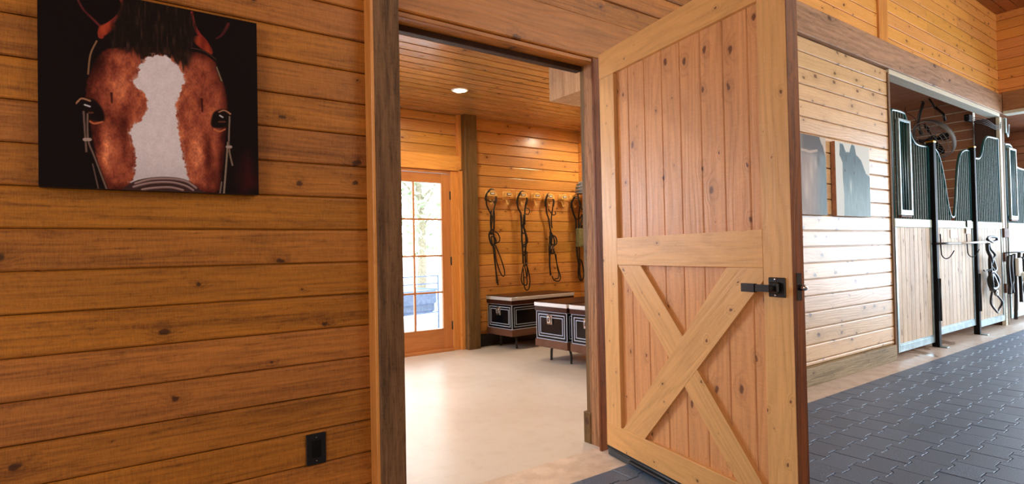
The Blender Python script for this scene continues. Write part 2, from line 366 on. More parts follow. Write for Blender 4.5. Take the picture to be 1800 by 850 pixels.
# header, posts, jamb of the opening
mb = MB(); mb.box(1.0, 3.20, 2.485, 2.60, 2.352, 2.597, .006)
mb.box(1.134, 2.44, 2.50, 2.53, 2.325, 2.352, .004)
struct(mb, 'trim_2', M['header'], 'wide brown header board across the top of the tack room doorway', 'trim')
mb = MB(); mb.box(1.134, 2.44, 2.60, 2.65, 2.30, 2.60, .003)
struct(mb, 'trim_3', M['black_wood2'], 'dark inner head stop of the tack room doorway', 'trim')
def rough_post(x0, x1, y0, y1, z0, z1, seed=0):
    m = MB(); n = 26; rd = random.Random(seed); c = .008
    base = [(x0+c, y0), (x1-c, y0), (x1, y0+c), (x1, y1), (x0, y1), (x0, y0+c)]
    vs = []
    for i in range(n+1):
        z = z0+(z1-z0)*i/n
        for (x, y) in base: vs.append((x+rd.uniform(-.0012, .0012), y+rd.uniform(-.0012, .0012) if y < y1 else y, z))
    k = len(base)
    fs = [[i*k+j, i*k+(j+1) % k, (i+1)*k+(j+1) % k, (i+1)*k+j] for i in range(n) for j in range(k)]
    fs += [list(range(k))[::-1], [n*k+j for j in range(k)]]
    return m.add(vs, fs)
struct(rough_post(1.009, 1.134, 2.42, 2.64, 0, 3.0, 1), 'trim_4', M['post'], 'dark rough sawn post on the left side of the tack room doorway', 'post')
m = MB(); m.box(.994, 1.010, 2.425, 2.50, 0, 3.0, .003)  # added strip, its amber colour stands for light on the post's side
struct(m, 'trim_20', M['casing'], 'added amber strip lightening the left side of the dark doorway post', 'trim')
m = rough_post(2.445, 2.56, 2.475, 2.592, 0, 2.34, 2)
struct(m, 'trim_5', M['jamb'], 'rough brown jamb post on the hinge side of the doorway', 'post')
m = MB(); m.box(2.452, 2.56, 2.592, 2.632, .10, 2.34, .002)
m.box(2.440, 2.56, 2.592, 2.652, 0.0, .19, .003)
struct(m, 'trim_6', M['bkpost'], 'grey brown inner casing with plinth behind the hinge jamb', 'trim')
m = MB(); m.box(2.40, 2.56, 2.458, 2.475, 0, 2.34, .002)
struct(m, 'trim_7', M['dedge'], 'dark stained stop strip beside the hinges of the open door', 'trim')

# long beam and the wall over it
m = MB(); m.box(-4.0, 10.50, 2.462, 2.64, 3.005, 3.272, .006)
struct(m, 'trim_8', M['beam'], 'long weathered beam running over the pine wall and the stalls', 'beam')
m = MB(); m.box(6.66, 10.36, 2.475, 2.60, 2.952, 3.005, .003)
struct(m, 'trim_9', M['beampale'], 'pale board under the long beam above the stall fronts', 'trim')
jn = {i: [random.Random(i).uniform(7.2, 9.8)] for i in range(0, 12)}
m = MB(); planks(m, 'xzy', 6.69, 10.44, lattice(3.272, 4.60, 3.345, .1405), FY, -1, g=.0042, ch=.002, joints=jn); m.box(6.69, 10.44, FY+.02, 2.64, 3.27, 4.6)
struct(m, 'wall_upper', M['wallup'], 'bright orange pine boards above the long beam, right of the vertical batten', 'wall')
m = MB(); planks(m, 'xzy', -4.0, 6.47, lattice(3.272, 4.60, 3.40, .1405), FY, -1, g=.0042, ch=.002); m.box(-4.0, 6.47, FY+.02, 2.64, 3.27, 4.6)
struct(m, 'wall_upper', M['wallup'], 'bright orange pine boards above the long beam, left of the vertical batten', 'wall')
m = MB(); m.box(6.475, 6.68, 2.478, 2.64, 3.272, 4.6, .004)
struct(m, 'trim_10', M['casing'], 'vertical batten on the upper pine wall', 'trim')
# end wall over the far aisle
m = MB(); planks(m, 'yzx', -4.5, 2.5, lattice(3.30, 4.60, 3.345, .1405), 10.44, -1, g=.0042, ch=.002); m.box(10.46, 10.56, -4.5, 2.64, 3.27, 4.6)
struct(m, 'wall_end', M['wallupy'], 'orange pine boards of the upper wall that crosses the aisle', 'wall')
m = MB(); m.box(10.42, 10.62, -4.5, 2.458, 3.03, 3.30, .006)
struct(m, 'trim_11', M['beamy'], 'brown beam crossing the aisle under the upper end wall', 'beam')
m = MB(); m.box(10.40, 10.62, -4.5, 2.45, 2.985, 3.028, .003)
struct(m, 'trim_12', M['beampale'], 'pale strip under the beam that crosses the aisle', 'trim')
m = MB(); m.prism([(2.60, 2.93), (2.60, 2.80), (4.6, 1.9+.55), (4.6, 2.58)], 10.62, 10.70, 'xyz')
struct(m, 'trim_13', M['beampale'], 'pale diagonal brace board beyond the timber post', 'brace')
# aisle ceiling
m = MB(); planks(m, 'xyz', -4.0, 10.44, lattice(-4.5, 2.5, 0, .14), 4.43, -1); m.box(-4.0, 10.44, -4.5, 2.5, 4.45, 4.5)
struct(m, 'ceiling', wood('aisle_ceiling_boards', (176, 112, 60), (120, 70, 34), 'x', 'z', knots=.4), 'brown board ceiling high over the aisle', 'ceiling')
m = MB(); planks(m, 'yxz', -4.5, 2.4, lattice(10.62, 17, 0, .14), 3.12, -1); m.box(10.62, 17, -4.5, 2.4, 3.14, 3.2)
struct(m, 'ceiling', M['stallwall'], 'brown board ceiling over the far end of the aisle', 'ceiling')
m = MB(); planks(m, 'xzy', -4.5, 17.0, lattice(0, 4.43, 0, .1405), -3.2, 1); m.box(-4.5, 17, -3.3, -3.22, 0, 4.43)
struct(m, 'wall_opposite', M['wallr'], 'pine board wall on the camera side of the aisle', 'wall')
m = MB(); planks(m, 'yzx', -3.2, 2.5, lattice(0, 4.43, 0, .1405), -4.0, 1); m.box(-4.1, -4.02, -3.2, 2.5, 0, 4.43)
struct(m, 'wall_near_end', M['wallupy'], 'pine board wall closing the near end of the aisle', 'wall')
# floor
m = MB(); m.box(-1.3, 5.72, 2.52, 6.22, -.06, 0.0)
struct(m, 'floor', M['concrete'], 'tan sealed concrete floor of the tack room', 'floor')
m = MB(); m.box(-4.0, 17.0, -4.5, 2.52, -.06, 0.0); m.box(6.68, 17.0, 2.52, 6.3, -.06, 0.0)
struct(m, 'floor', M['concrete2'], 'damp concrete strip between the pine wall and the rubber pavers', 'floor')
def pavers():
    P, H, A = .235, .157, .0125; m = MB(); rd = random.Random(3)
    j = -24
    while True:
        yb = 1.123+H*j; yt = yb+H
        if yb > 2.19: break
        off = 3.51 if (j % 2) else 3.51+P/2       # cross joints of this row
        top_cut = yt > 2.2
        k = int((0.2-off)/P)
        while off+P*k < 16.8:
            xa = off+P*k; k += 1
            U = [0, .19, .31, .69, .81, 1]
            bot = [(xa+u*P, yb+(-A if i in (0, 1, 4, 5) else A)) for i, u in enumerate(U)]
            top = [(xa+u*P, yt+(A if i in (0, 1, 4, 5) else -A)) for i, u in enumerate(U)][::-1]
            if top_cut: top = [(xa+P, 2.205), (xa, 2.205)]
            ring = bot+top; cx = xa+P/2; cy = (yb+(2.205 if top_cut else yt))/2
            z = .012+rd.uniform(-.0008, .0008); tx = rd.uniform(-.004, .004); ty = rd.uniform(-.004, .004); n = len(ring)
            def sc_(d, zz): return [(cx+(x-cx)*(1-2*d/P), cy+(y-cy)*(1-2*d/H), zz+(x-cx)*tx+(y-cy)*ty) for x, y in ring]
            vs = sc_(.0024, 0.0)+sc_(.0024, z-.002)+sc_(.0042, z)
            fs = [[q*n+i, q*n+(i+1) % n, (q+1)*n+(i+1) % n, (q+1)*n+i] for q in (0, 1) for i in range(n)]+[[2*n+i for i in range(n)]]
            m.add(vs, fs)
        j += 1
    return m
pm = pavers(); nv = len(pm.f)
pm.box(0.1, 16.8, -2.7, 2.19, -.01, .003)
fl = pm.obj('floor', [M['rubber'], M['gap']])
for p in fl.data.polygons[-6:]: p.material_index = 1
tag(fl, 'dark speckled rubber pavers with interlocking zigzag joints covering the aisle', 'floor', kind='structure')

# tack room
BY = 6.10; TC = 2.88
m = MB(); planks(m, 'xzy', 3.68, 5.66, lattice(.19, TC, 2.30, .1425), BY, -1, g=.0035); m.box(3.6, 5.76, BY+.02, 6.22, 0, TC+.05)
planks(m, 'xzy', -1.2, 2.44, lattice(.19, TC, 2.345, .1425), BY, -1); m.box(-1.3, 0.0, BY+.02, 6.22, 0, TC+.05); m.box(1.5, 2.47, BY+.02, 6.22, 0, TC+.05); m.box(0, 1.5, BY+.02, 6.22, 2.2, TC+.05); m.box(0, 1.5, BY+.02, 6.22, 0, .9)
planks(m, 'xzy', 2.44, 3.68, lattice(2.37, TC, 2.345, .1425), BY, -1); m.box(2.47, 3.6, BY+.02, 6.22, 2.2, TC+.05)
struct(m, 'wall_back', M['tackx'], 'glowing orange pine board wall at the back of the tack room', 'wall')
m = MB(); planks(m, 'yzx', 2.64, 6.1, lattice(.0, TC, 2.30, .1425), 5.62, -1); m.box(5.64, 5.76, 2.6, 6.22, 0, TC+.05)
struct(m, 'wall_right', M['tacky'], 'orange pine side wall at the right of the tack room', 'wall')
m = MB(); planks(m, 'yzx', 2.64, 6.1, lattice(.0, TC, 2.30, .1425), -1.18, 1); m.box(-1.3, -1.2, 2.6, 6.22, 0, TC+.05)
struct(m, 'wall_left', M['tacky'], 'orange pine side wall at the left of the tack room', 'wall')
m = MB(); planks(m, 'xyz', -1.2, 5.66, lattice(2.64, 6.12, 3.90, .1385), TC, -1, g=.006, ch=.003); m.box(-1.3, 5.76, 2.6, 6.22, TC+.02, TC+.08)
struct(m, 'ceiling', M['tackc'], 'varnished narrow board ceiling of the tack room', 'ceiling')
m = MB(); m.box(3.81, 5.62, 6.075, 6.12, 0, .15, .003)
struct(m, 'baseboard_back', M['black_wood'], 'black baseboard under the back wall of the tack room', 'baseboard')
m = rough_post(3.635, 3.812, 5.965, 6.12, 0, TC, 5)
struct(m, 'trim_14', M['bkpost'], 'olive brown square post beside the glass door', 'post')
m = MB(); m.box(3.585, 3.634, 6.05, 6.1, 2.37, TC, .002)
struct(m, 'trim_15', M['casing'], 'thin light strip left of the olive brown post', 'trim')
m = MB(); m.box(2.40, 3.634, 6.055, 6.12, 2.185, 2.37, .004)
struct(m, 'trim_16', M['casingx'], 'wide honey header board over the glass door', 'trim')
m = MB(); m.box(3.585, 3.667, 6.04, 6.12, 0, 2.186, .004); m.box(3.49, 3.587, 6.075, 6.20, 0, 2.186, .003); m.box(2.36, 2.50, 6.05, 6.2, 0, 2.186, .004)
struct(m, 'trim_17', M['casing'], 'honey coloured casing around the glass door', 'trim')
m = MB(); m.box(2.5, 3.49, 6.08, 6.2, 2.150, 2.186, .002); m.box(2.5, 3.49, 6.06, 6.22, 0, .035, .004)
struct(m, 'trim_18', M['fdoorx'], 'head and sill of the glass door frame', 'trim')
# soffit box
def zray(): pass
m = MB(); m.box(3.22, 5.62, 2.64, 3.85, 2.50, TC, .003)
struct(m, 'trim_19', M['soffitz'], 'pale boxed soffit under the tack room ceiling, behind the door jamb', 'soffit')

# ------------------------------------------------------------------ french door
fd = root('door_2', 'wood framed glass door with eight panes at the back of the tack room', 'door', (2.52, 6.10, .035), kind='structure')
W_, H_ = .965, 2.11
x0, x1 = .115, W_-.115; zb, zt = .24, H_-.115
m = MB(); m.box(0, x0, 0, .045, 0, H_, .003); m.obj('stile', M['fdoor'], fd)
m = MB(); m.box(x1, W_, 0, .045, 0, H_, .003); m.obj('stile', M['fdoor'], fd)
m = MB(); m.box(x0, x1, 0, .045, 0, zb, .003); m.obj('rail', M['fdoorx'], fd)
m = MB(); m.box(x0, x1, 0, .045, zt, H_, .003); m.obj('rail', M['fdoorx'], fd)
m = MB(); m.box(x0, x1, .004, .02, -.002, .008); m.obj('bottom_seal', M['black_wood'], fd)
xm = (x0+x1)/2
g = MB(); g.box(x0-.003, x1+.003, .020, .026, zb-.003, zt+.003); g.obj('glass', M['glass'], fd)
for i in range(3):
    z = zb+(zt-zb)*(i+1)/4; m = MB(); m.box(x0, x1, .006, .040, z-.010, z+.010, .004); m.obj('muntin', M['fdoorx'], fd)
m = MB(); m.box(xm-.010, xm+.010, .005, .041, zb, zt, .004); m.obj('muntin', M['fdoor'], fd)
for z in (.27, 1.05, 1.85):
    m = MB(); m.box(W_-.006, W_+.016, -.008, .012, z-.05, z+.05, .002); m.tube([(W_+.004, -.010, z-.052), (W_+.004, -.010, z+.052)], .007); m.obj('hinge', M['black'], fd)

# added, unseen window for the fill lamp, on the left side of the tack room's back wall
wn = root('added_window_1', 'added, unseen wood framed window in the back wall of the tack room', 'window', (0, 6.12, .9), kind='structure')
for a in ((0, .06, 0, 1.3), (1.44, 1.5, 0, 1.3), (.06, 1.44, 0, .06), (.06, 1.44, 1.24, 1.3), (.73, .77, .06, 1.24)):
    m = MB(); m.box(a[0], a[1], 0, .08, a[2], a[3], .003); m.obj('window_frame', M['casingx'], wn)
m = MB(); m.box(.05, 1.45, .04, .046, .05, 1.25); m.obj('glass', M['glass'], wn)

# ------------------------------------------------------------------ barn door, swung out into the aisle
dr = root('door_1', 'open light pine barn door with a cross braced lower half and black lever', 'door', (2.39, 2.40, 0), math.radians(-101.5), kind='structure')
DW, DT, Z0, Z1 = 1.288, .060, .060, 2.336
SR = 1.150                     # left edge of the free stile
def dpart(name, a, mat, b=.0025):
    q = MB(); q.box(*a, b); return q.obj(name, mat, dr)
dpart('stile', (0, .143, 0, DT, Z0, 2.19), M['dstile'])
dpart('stile', (SR, DW, 0, DT-.001, Z0, Z1), M['dstile'])
q = MB(); q.box(DW-.0005, DW+.0015, .0005, DT, Z0, Z1); q.obj('stained_edge', M['dedge'], dr)['label'] = 'dark stained free edge'
q = MB(); q.prism([(0, Z1), (0, 2.19), (SR, 2.185), (SR, Z1)], 0.0, DT-.001, 'yxz'); q.obj('rail', M['drail'], dr)
q = MB(); q.prism([(.143, 1.105), (SR, 1.108), (SR, 1.262), (.143, 1.255)], 0.0, .034, 'yxz'); q.obj('rail', M['drail'], dr)
q = MB(); q.box(.0, SR, -.001, DT, Z0, .192, .002); q.obj('rail', M['drail'], dr)
# vertical boards (recessed 20 mm)
bx = [.143, .249, .389, .53, .664, .802, .940, 1.078, SR]
for i in range(8):
    q = MB(); c0, c1 = bx[i], bx[i+1]
    q.prism([(c0+.001, .044), (c0+.001, .026), (c0+.005, .022), (c1-.005, .022), (c1-.001, .026), (c1-.001, .044)], .15, 2.2, 'zxy')
    q.obj('panel_board', M['dpanel'], dr)
# braces
def brace(name, pts, y0, y1, ang):
    q = MB(); L = Matrix.Rotation(-ang, 4, 'Y')
    # local grain frame: z along the brace
    inv = L.inverted(); pr = [(inv @ Vector((p[0], 0, p[1]))) for p in pts]
    q.prism([(p.x, p.z) for p in pr], y0, y1, 'yxz')
    o = q.obj(name, M['dstile'], dr); o.rotation_euler = L.to_euler(); return o
a1 = math.atan2(1.139-.159, 1.108-.181)
brace('brace', [(.955, 1.106), (1.148, 1.107), (1.148, 1.055), (.353, .193), (.160, .193)], .002, .0215, -a1)
a2 = math.atan2(1.05-.25, 1.10-.2)
brace('brace', [(.150, 1.104), (.350, 1.104), (.668, .765), (.566, .648), (.150, 1.098)], .003, .0215, a2)
brace('brace', [(.742, .643), (1.148, .170+.026), (.985, .192), (.655, .545)], .003, .0215, a2)
# seal
q = MB(); q.box(.0, DW, .004, .050, .004, Z0+.001, .003)
q.obj('bottom_seal', M['rubberseal'], dr)
q = MB(); q.tube([(.006, .002, .047), (DW-.004, .002, .047)], .006); q.tube([(.22, -.001, .028), (DW-.004, -.001, .028)], .009); q.obj('seal_lip', M['rubberseal'], dr)
# hardware
q = MB(); q.box(1.179, 1.258, -.007, .001, .994, 1.071, .003); hp = q.obj('handle_plate', M['black'], dr)
q = MB(); q.box(1.190, 1.236, -.020, -.006, 1.010, 1.054, .006); q.obj('rosette', M['black'], hp)
q = MB(); q.tube([(1.214, -.015, 1.030), (1.214, -.046, 1.030)], .010, 12)
q.prism([(1.016, -.052), (1.044, -.052), (1.044, -.040), (1.016, -.040)], 1.150, 1.222, 'xzy')
q.prism([(1.012, -.055), (1.046, -.055), (1.046, -.038), (1.012, -.038)], 1.086, 1.152, 'xzy'); q.obj('lever', M['black'], hp)
for z in (1.002, 1.063):
    q = MB(); q.lathe([(.0045, 0), (.0045, .003), (.002, .004)], (1.214, -.0065, z), 'y', 12)
    for p in range(len(q.v)): q.v[p] = (q.v[p][0], -.013-q.v[p][1], q.v[p][2])
    q.obj('screw', M['steel'], hp)
q = MB(); q.box(DW+.001, DW+.004, .018, .044, .985, 1.090, .001); fp = q.obj('latch_plate', M['black'], dr)
q = MB(); q.lathe([(.012, 0), (.012, .018), (.009, .026), (.004, .028)], (DW+.003, .036, 1.034), 'x', 16); q.obj('latch_bolt', M['steel'], fp)
for z in (.32, 1.2, 2.05):
    q = MB(); q.tube([(-.008, DT+.004, z-.05), (-.008, DT+.004, z+.05)], .007); q.obj('hinge', M['black'], dr)
# ------------------------------------------------------------------ power outlet
o = root('power_outlet', 'black ground fault power outlet low on the orange board wall', 'outlet', (.748, FY-.001, .367))
m = MB(); m.box(-.042, .042, -.008, .002, -.066, .066, .003); m.obj('cover_plate', M['black'], o)
m = MB(); m.box(-.020, .020, -.012, -.007, -.036, .036, .002); f = m.obj('socket_face', M['blackm'], o)
for s in (-1, 1):
    for x in (-.008, .006):
        m = MB(); m.box(x, x+.002, -.0125, -.0115, s*.022-.004, s*.022+.005); m.obj('slot', M['gap'], f)
m = MB(); m.box(-.007, .007, -.0135, -.0115, .002, .007, .0006); m.obj('test_button', M['blackm'], f)
m = MB(); m.box(-.007, .007, -.0135, -.0115, -.007, -.002, .0006); m.obj('reset_button', M['blackm'], f)
for s in (-1, 1):
    m = MB(); m.lathe([(.003, 0), (.002, .001)], (0, -.0085, s*.049), 'y', 10); m.obj('screw', M['steel'], o)

# ------------------------------------------------------------------ prints
UV = {"head": [[0.2812,0.7177],[0.2452,0.682],[0.2142,0.6188],[0.1975,0.5587],[0.1879,0.5143],[0.185,0.434],[0.1892,0.3718],[0.2028,0.3306],[0.207,0.2739],[0.2203,0.1979],[0.2338,0.1187],[0.252,0.048],[0.2753,-0.0056],[0.3356,-0.0088],[0.6883,0.0004],[0.788,0.011],[0.8097,0.1272],[0.8226,0.2243],[0.8298,0.3375],[0.8335,0.4024],[0.8402,0.4677],[0.838,0.532],[0.8242,0.6107],[0.8015,0.6779],[0.7761,0.7377],[0.7448,0.7641],[0.6688,0.7754],[0.4809,0.7707],[0.3543,0.7404]],"earL": [[0.1567,0.9446],[0.1793,0.8956],[0.2161,0.858],[0.2487,0.8246]],"earLr": [[0.3367,0.9879],[0.3462,0.9458],[0.3212,0.887],[0.2822,0.8404],[0.2533,0.8023],[0.253,0.7733]],"earLb": [[0.2439,0.8178],[0.2871,0.8502],[0.3208,0.8399],[0.3012,0.8123],[0.2626,0.7752],[0.2483,0.7781]],"earR": [[0.6627,0.9877],[0.6759,0.9183],[0.6978,0.8755],[0.7313,0.8379],[0.7507,0.7843]],"earRb": [[0.6696,0.8509],[0.7033,0.864],[0.7596,0.8115],[0.7563,0.7725],[0.6832,0.8158]],"earRt": [[0.7834,0.8673],[0.8188,0.9002],[0.849,0.9648]],"fore": [[0.3364,0.9494],[0.3814,1.0046],[0.5623,1.0175],[0.66,0.9871],[0.6812,0.8879],[0.6691,0.8068],[0.6574,0.7419],[0.6347,0.6817],[0.5914,0.7053],[0.5328,0.7225],[0.4856,0.717],[0.4493,0.6923],[0.4187,0.6869],[0.3914,0.7177],[0.3175,0.7334],[0.2718,0.7421],[0.2963,0.8083]],"blaze": [[0.4597,0.7032],[0.5196,0.7262],[0.5672,0.7072],[0.6046,0.6735],[0.6285,0.6153],[0.6089,0.5626],[0.592,0.4983],[0.5805,0.4351],[0.5905,0.3593],[0.6031,0.2681],[0.6077,0.1913],[0.6287,0.1155],[0.6445,0.0482],[0.644,0.0047],[0.3875,-0.0065],[0.3959,0.1005],[0.3942,0.1892],[0.3797,0.2472],[0.3703,0.2994],[0.3905,0.3401],[0.4261,0.3769],[0.4469,0.4274],[0.4473,0.4785],[0.4273,0.5176],[0.3924,0.5512],[0.3926,0.5751],[0.413,0.6081],[0.4184,0.6509],[0.4339,0.6775]],"band": [[0.3284,-0.0032],[0.3854,0.0436],[0.4615,0.0687],[0.5529,0.077],[0.6337,0.0631],[0.6941,0.0163],[0.6938,-0.0119],[0.3282,-0.0266]],"b1": [[0.3928,0.0352],[0.4614,0.0597],[0.5528,0.0679],[0.6281,0.0566],[0.6746,0.0248]],"b2": [[0.3852,0.017],[0.4612,0.0417],[0.5526,0.0495],[0.6224,0.0347],[0.6606,0.0117]],"b3": [[0.4227,0.004],[0.4738,0.0153],[0.5524,0.0221],[0.6113,0.0095]],"eyeL": [[0.162,0.4167],[0.1851,0.4454],[0.2199,0.4445],[0.2502,0.4082],[0.2617,0.3633],[0.2496,0.3417],[0.2145,0.3463],[0.1891,0.3661],[0.1802,0.3992]],"eyeR": [[0.761,0.4259],[0.7787,0.4568],[0.8255,0.4723],[0.8548,0.4533],[0.8513,0.4076],[0.8244,0.3788],[0.7834,0.3679],[0.7576,0.3778]],"hlL": [[0.1826,0.4166],[0.2034,0.4107]],"hlR": [[0.7987,0.4369],[0.8132,0.429]],"lidL": [[0.1484,0.4177],[0.1691,0.4461],[0.2036,0.4394]],"lidR": [[0.7931,0.4554],[0.8225,0.4687],[0.8518,0.453]],"lolL": [[0.2028,0.3363],[0.2213,0.327],[0.2544,0.3394]],"lolR": [[0.7689,0.3568],[0.7948,0.3468],[0.8242,0.3627]],"iL": [[0.1985,0.3787],[0.2148,0.3807]],"iR": [[0.7925,0.4009],[0.8247,0.4046]],"s1": [[0.1778,0.3818],[0.1837,0.2573],[0.1878,0.1837]],"s2": [[0.1938,0.3724],[0.1952,0.2442],[0.2201,0.1607],[0.2706,-0.0029]],"s3": [[0.2128,0.1229],[0.2352,0.0012]],"bk": [[0.1813,0.2428],[0.2021,0.2449]],"s4": [[0.8487,0.4364],[0.8437,0.2647],[0.8602,0.1627]],"s5": [[0.8381,0.29],[0.8277,0.1605],[0.8141,-0.0006]],"s6": [[0.8031,0.0628],[0.7937,-0.0015]],"bk2": [[0.8348,0.264],[0.8526,0.2655]],"s7": [[0.234,0.7463],[0.2077,0.6722],[0.1976,0.573]],"s8": [[0.7844,0.7072],[0.8098,0.6342]],"brow": [[0.6578,0.7859],[0.725,0.7795],[0.782,0.7452]],"glow": [[0.9241,0.2163],[0.886,0.0672],[0.9427,0.2407]],"vL": [[0.2937,0.4895],[0.2958,0.4432]],"vR": [[0.708,0.5173],[0.71,0.4482]],"bl": [[0.2685,0.6281],[0.3155,0.4897],[0.2657,0.2799],[0.2649,0.1787],[0.3654,0.6004],[0.3022,0.3419],[0.6378,0.4579],[0.7533,0.2504],[0.6628,0.2112],[0.7573,0.6005],[0.6365,0.3333],[0.3488,0.0974],[0.7605,0.124],[0.6817,0.6834],[0.5578,0.5703]]}
def smooth2(P, closed):
    if len(P) < 3: return P
    return [(p.x, p.y) for p in crom([(a, b, 0) for a, b in P], 4, closed)]
for k_ in list(UV):
    if k_ not in ('bl', 'glow'): UV[k_] = smooth2(UV[k_], k_ in ('head', 'fore', 'blaze', 'eyeL', 'eyeR', 'earLb', 'earRb'))
def seg(u, v, pts, w0, w1=None):
    """distance-based stroke mask"""
    best = np.full(u.shape, 1e9); prog = np.zeros(u.shape); n = len(pts)-1
    for i in range(n):
        ax, ay = pts[i]; bx_, by_ = pts[i+1]; dx, dy = bx_-ax, by_-ay
        t = np.clip(((u-ax)*dx+(v-ay)*dy)/(dx*dx+dy*dy+1e-12), 0, 1)
        d = np.hypot(u-ax-t*dx, v-ay-t*dy); q = d < best
        best = np.where(q, d, best); prog = np.where(q, (i+t)/n, prog)
    w = w0 if w1 is None else w0+(w1-w0)*prog
    return np.clip((w-best)/.0022+.5, 0, 1)
def polyd(u, v, P):
    """signed distance to polygon, negative inside"""
    P = np.array(P); n = len(P); d = np.full(u.shape, 1e9); ins = np.zeros(u.shape, bool)
    for i in range(n):
        ax, ay = P[i]; bx_, by_ = P[(i+1) % n]; dx, dy = bx_-ax, by_-ay
        t = np.clip(((u-ax)*dx+(v-ay)*dy)/(dx*dx+dy*dy+1e-12), 0, 1)
        d = np.minimum(d, np.hypot(u-ax-t*dx, v-ay-t*dy))
        c = ((ay > v) != (by_ > v)) & (u < (bx_-ax)*(v-ay)/(by_-ay+1e-12)+ax); ins ^= c
    return np.where(ins, -d, d)
def vnoise(u, v, fx, fy, seed=0):
    rs = np.random.RandomState(seed); T = rs.rand(256, 256)
    x = u*fx; y = v*fy; xi = np.floor(x).astype(int); yi = np.floor(y).astype(int); a = x-xi; b = y-yi
    a = a*a*(3-2*a); b = b*b*(3-2*b); g = lambda i, j: T[(xi+i) % 256, (yi+j) % 256]
    return (g(0, 0)*(1-a)+g(1, 0)*a)*(1-b)+(g(0, 1)*(1-a)+g(1, 1)*a)*b
def lay(C, m, col):
    for k in range(3): C[..., k] = C[..., k]*(1-m)+col[k]*m if not isinstance(col[k], np.ndarray) else C[..., k]*(1-m)+col[k]*m
def sm(x, a, b): t = np.clip((x-a)/(b-a), 0, 1); return t*t*(3-2*t)
def paint_horse(u, v):
    C = np.zeros(u.shape+(3,)); C[...] = (17, 10, 11)
    n1 = vnoise(u, v, 46, 26, 1); n2 = vnoise(u, v, 170, 110, 2); n3 = vnoise(u, v, 14, 14, 3); n4 = vnoise(u, v, 230, 230, 4); nh = vnoise(u, v, 110, 16, 5)
    g = UV['glow']; lay(C, .55*sm(-polyd(u, v, g+[[1.0, .05], [.9, 0.0]]), -.05, .06), (96, 22, 26))
    # ears
    for k, w0, w1, c in (('earL', .004, .006, (96, 38, 40)), ('earLr', .007, .012, (168, 58, 46)), ('earR', .007, .012, (160, 50, 46)), ('earRt', .004, .008, (92, 34, 36))):
        lay(C, seg(u+.006*(n3-.5), v, UV[k], w0, w1)*(.6+.4*n1), c)
    for k in ('earLb', 'earRb'):
        lay(C, sm(-polyd(u, v, UV[k]), -.006, .006), [104+70*n1, 34+36*n1, 22+22*n1])
    # head
    hd_ = polyd(u+.006*(n2-.5), v, UV['head']); mh = sm(-hd_, -.004, .008)
    hr = 150+50*(n1-.5)+40*(n2-.5); hg = 76+36*(n1-.5)+26*(n2-.5); hb = 54+20*(n1-.5)+14*(n2-.5)
    B = UV['bl']; BC = [(-.55, .07, .05), (.30, .06, .06), (.22, .03, .05), (.35, .03, .06), (-.12, .06, .06), (-.20, .04, .07), (-.10, .05, .07), (.0, .05, .06), (.42, .035, .12), (-.15, .05, .07), (.25, .03, .05), (-.1, .03, .1), (-.30, .03, .08), (-.25, .05, .06), (0, .1, .1)]
    f = np.zeros(u.shape)
    for (bu, bv), (a, su, sv) in zip(B, BC): f += .45*a*np.exp(-((u-bu)/su)**2-((v-bv)/sv)**2)
    # brow, cheek and jaw planes
    f += .35*np.exp(-((u-.335)/.035)**2-((v-.52)/.07)**2)+.30*np.exp(-((u-.80)/.035)**2-((v-.50)/.08)**2)
    f += .38*np.exp(-((u-.69)/.028)**2-((v-.20)/.12)**2)+.22*np.exp(-((u-.78)/.016)**2-((v-.2)/.07)**2)
    f += -.30*np.exp(-((u-.735)/.018)**2-((v-.22)/.12)**2)-.28*np.exp(-((u-.82)/.025)**2-((v-.32)/.05)**2)
    f += -.35*np.exp(-((u-.345)/.03)**2-((v-.32)/.07)**2)+.30*np.exp(-((u-.27)/.018)**2-((v-.2)/.12)**2)
    ed = sm(-hd_, 0, .06); f -= .45*(1-ed); f += .30*(vnoise(u, v, 9, 6, 41)-.5)+.2*(vnoise(u, v, 20, 14, 42)-.5)
    k = np.clip(1+f, .25, 1.6)
    lay(C, mh, [hr*k, hg*k*(.55+.45*k), hb*k*(.6+.4*k)])
    # forelock
    fd_ = polyd(u+.012*(nh-.5), v+.05*(nh-.5)+.02*(n2-.5), UV['fore']); mf = sm(-fd_, -.022, .016)
    lay(C, mf*.93, [20+46*(nh**4)+16*n2**3, 13+30*(nh**4)+6*n2, 13+26*(nh**4)])
    # blaze
    bd = polyd(u+.014*(vnoise(u, v, 24, 95, 8)-.5)+.006*(n4-.5), v+.016*(vnoise(u, v, 90, 30, 9)-.5), UV['blaze']); mb_ = sm(-bd, -.004, .004)
    w = 226-16*n4-10*n1; sh = 1-.10*sm(v, .25, .0)
    lay(C, mb_, [w*sh, (w-5)*sh, (w+3)*sh])
    bl2 = sm(-bd, -.018, 0)*(1-mb_)*(vnoise(u, v, 160, 60, 12) > .62); lay(C, bl2*.7, (188, 150, 140))
    # veins / furrows above the eyes
    for kk in ('vL', 'vR'): lay(C, seg(u, v, UV[kk], .006, .004)*.8, (48, 16, 14))
    # eyes
    for s in 'LR':
        lay(C, sm(-polyd(u, v, UV['eye'+s]), -.010, .004), (20, 12, 12))
        lay(C, seg(u, v, UV['i'+s], .004)*.7, (120, 66, 52))
        lay(C, seg(u, v, UV['hl'+s], .0038), (190, 190, 198))
        lay(C, seg(u+.003*(n2-.5), v, UV['lid'+s], .003, .005)*.85, (186, 132, 100))
        lay(C, seg(u, v, UV['lol'+s], .005, .004)*.85, (192, 110, 70))
    # bridle
    lay(C, sm(-polyd(u, v, UV['band']), -.003, .003), (58, 38, 38))
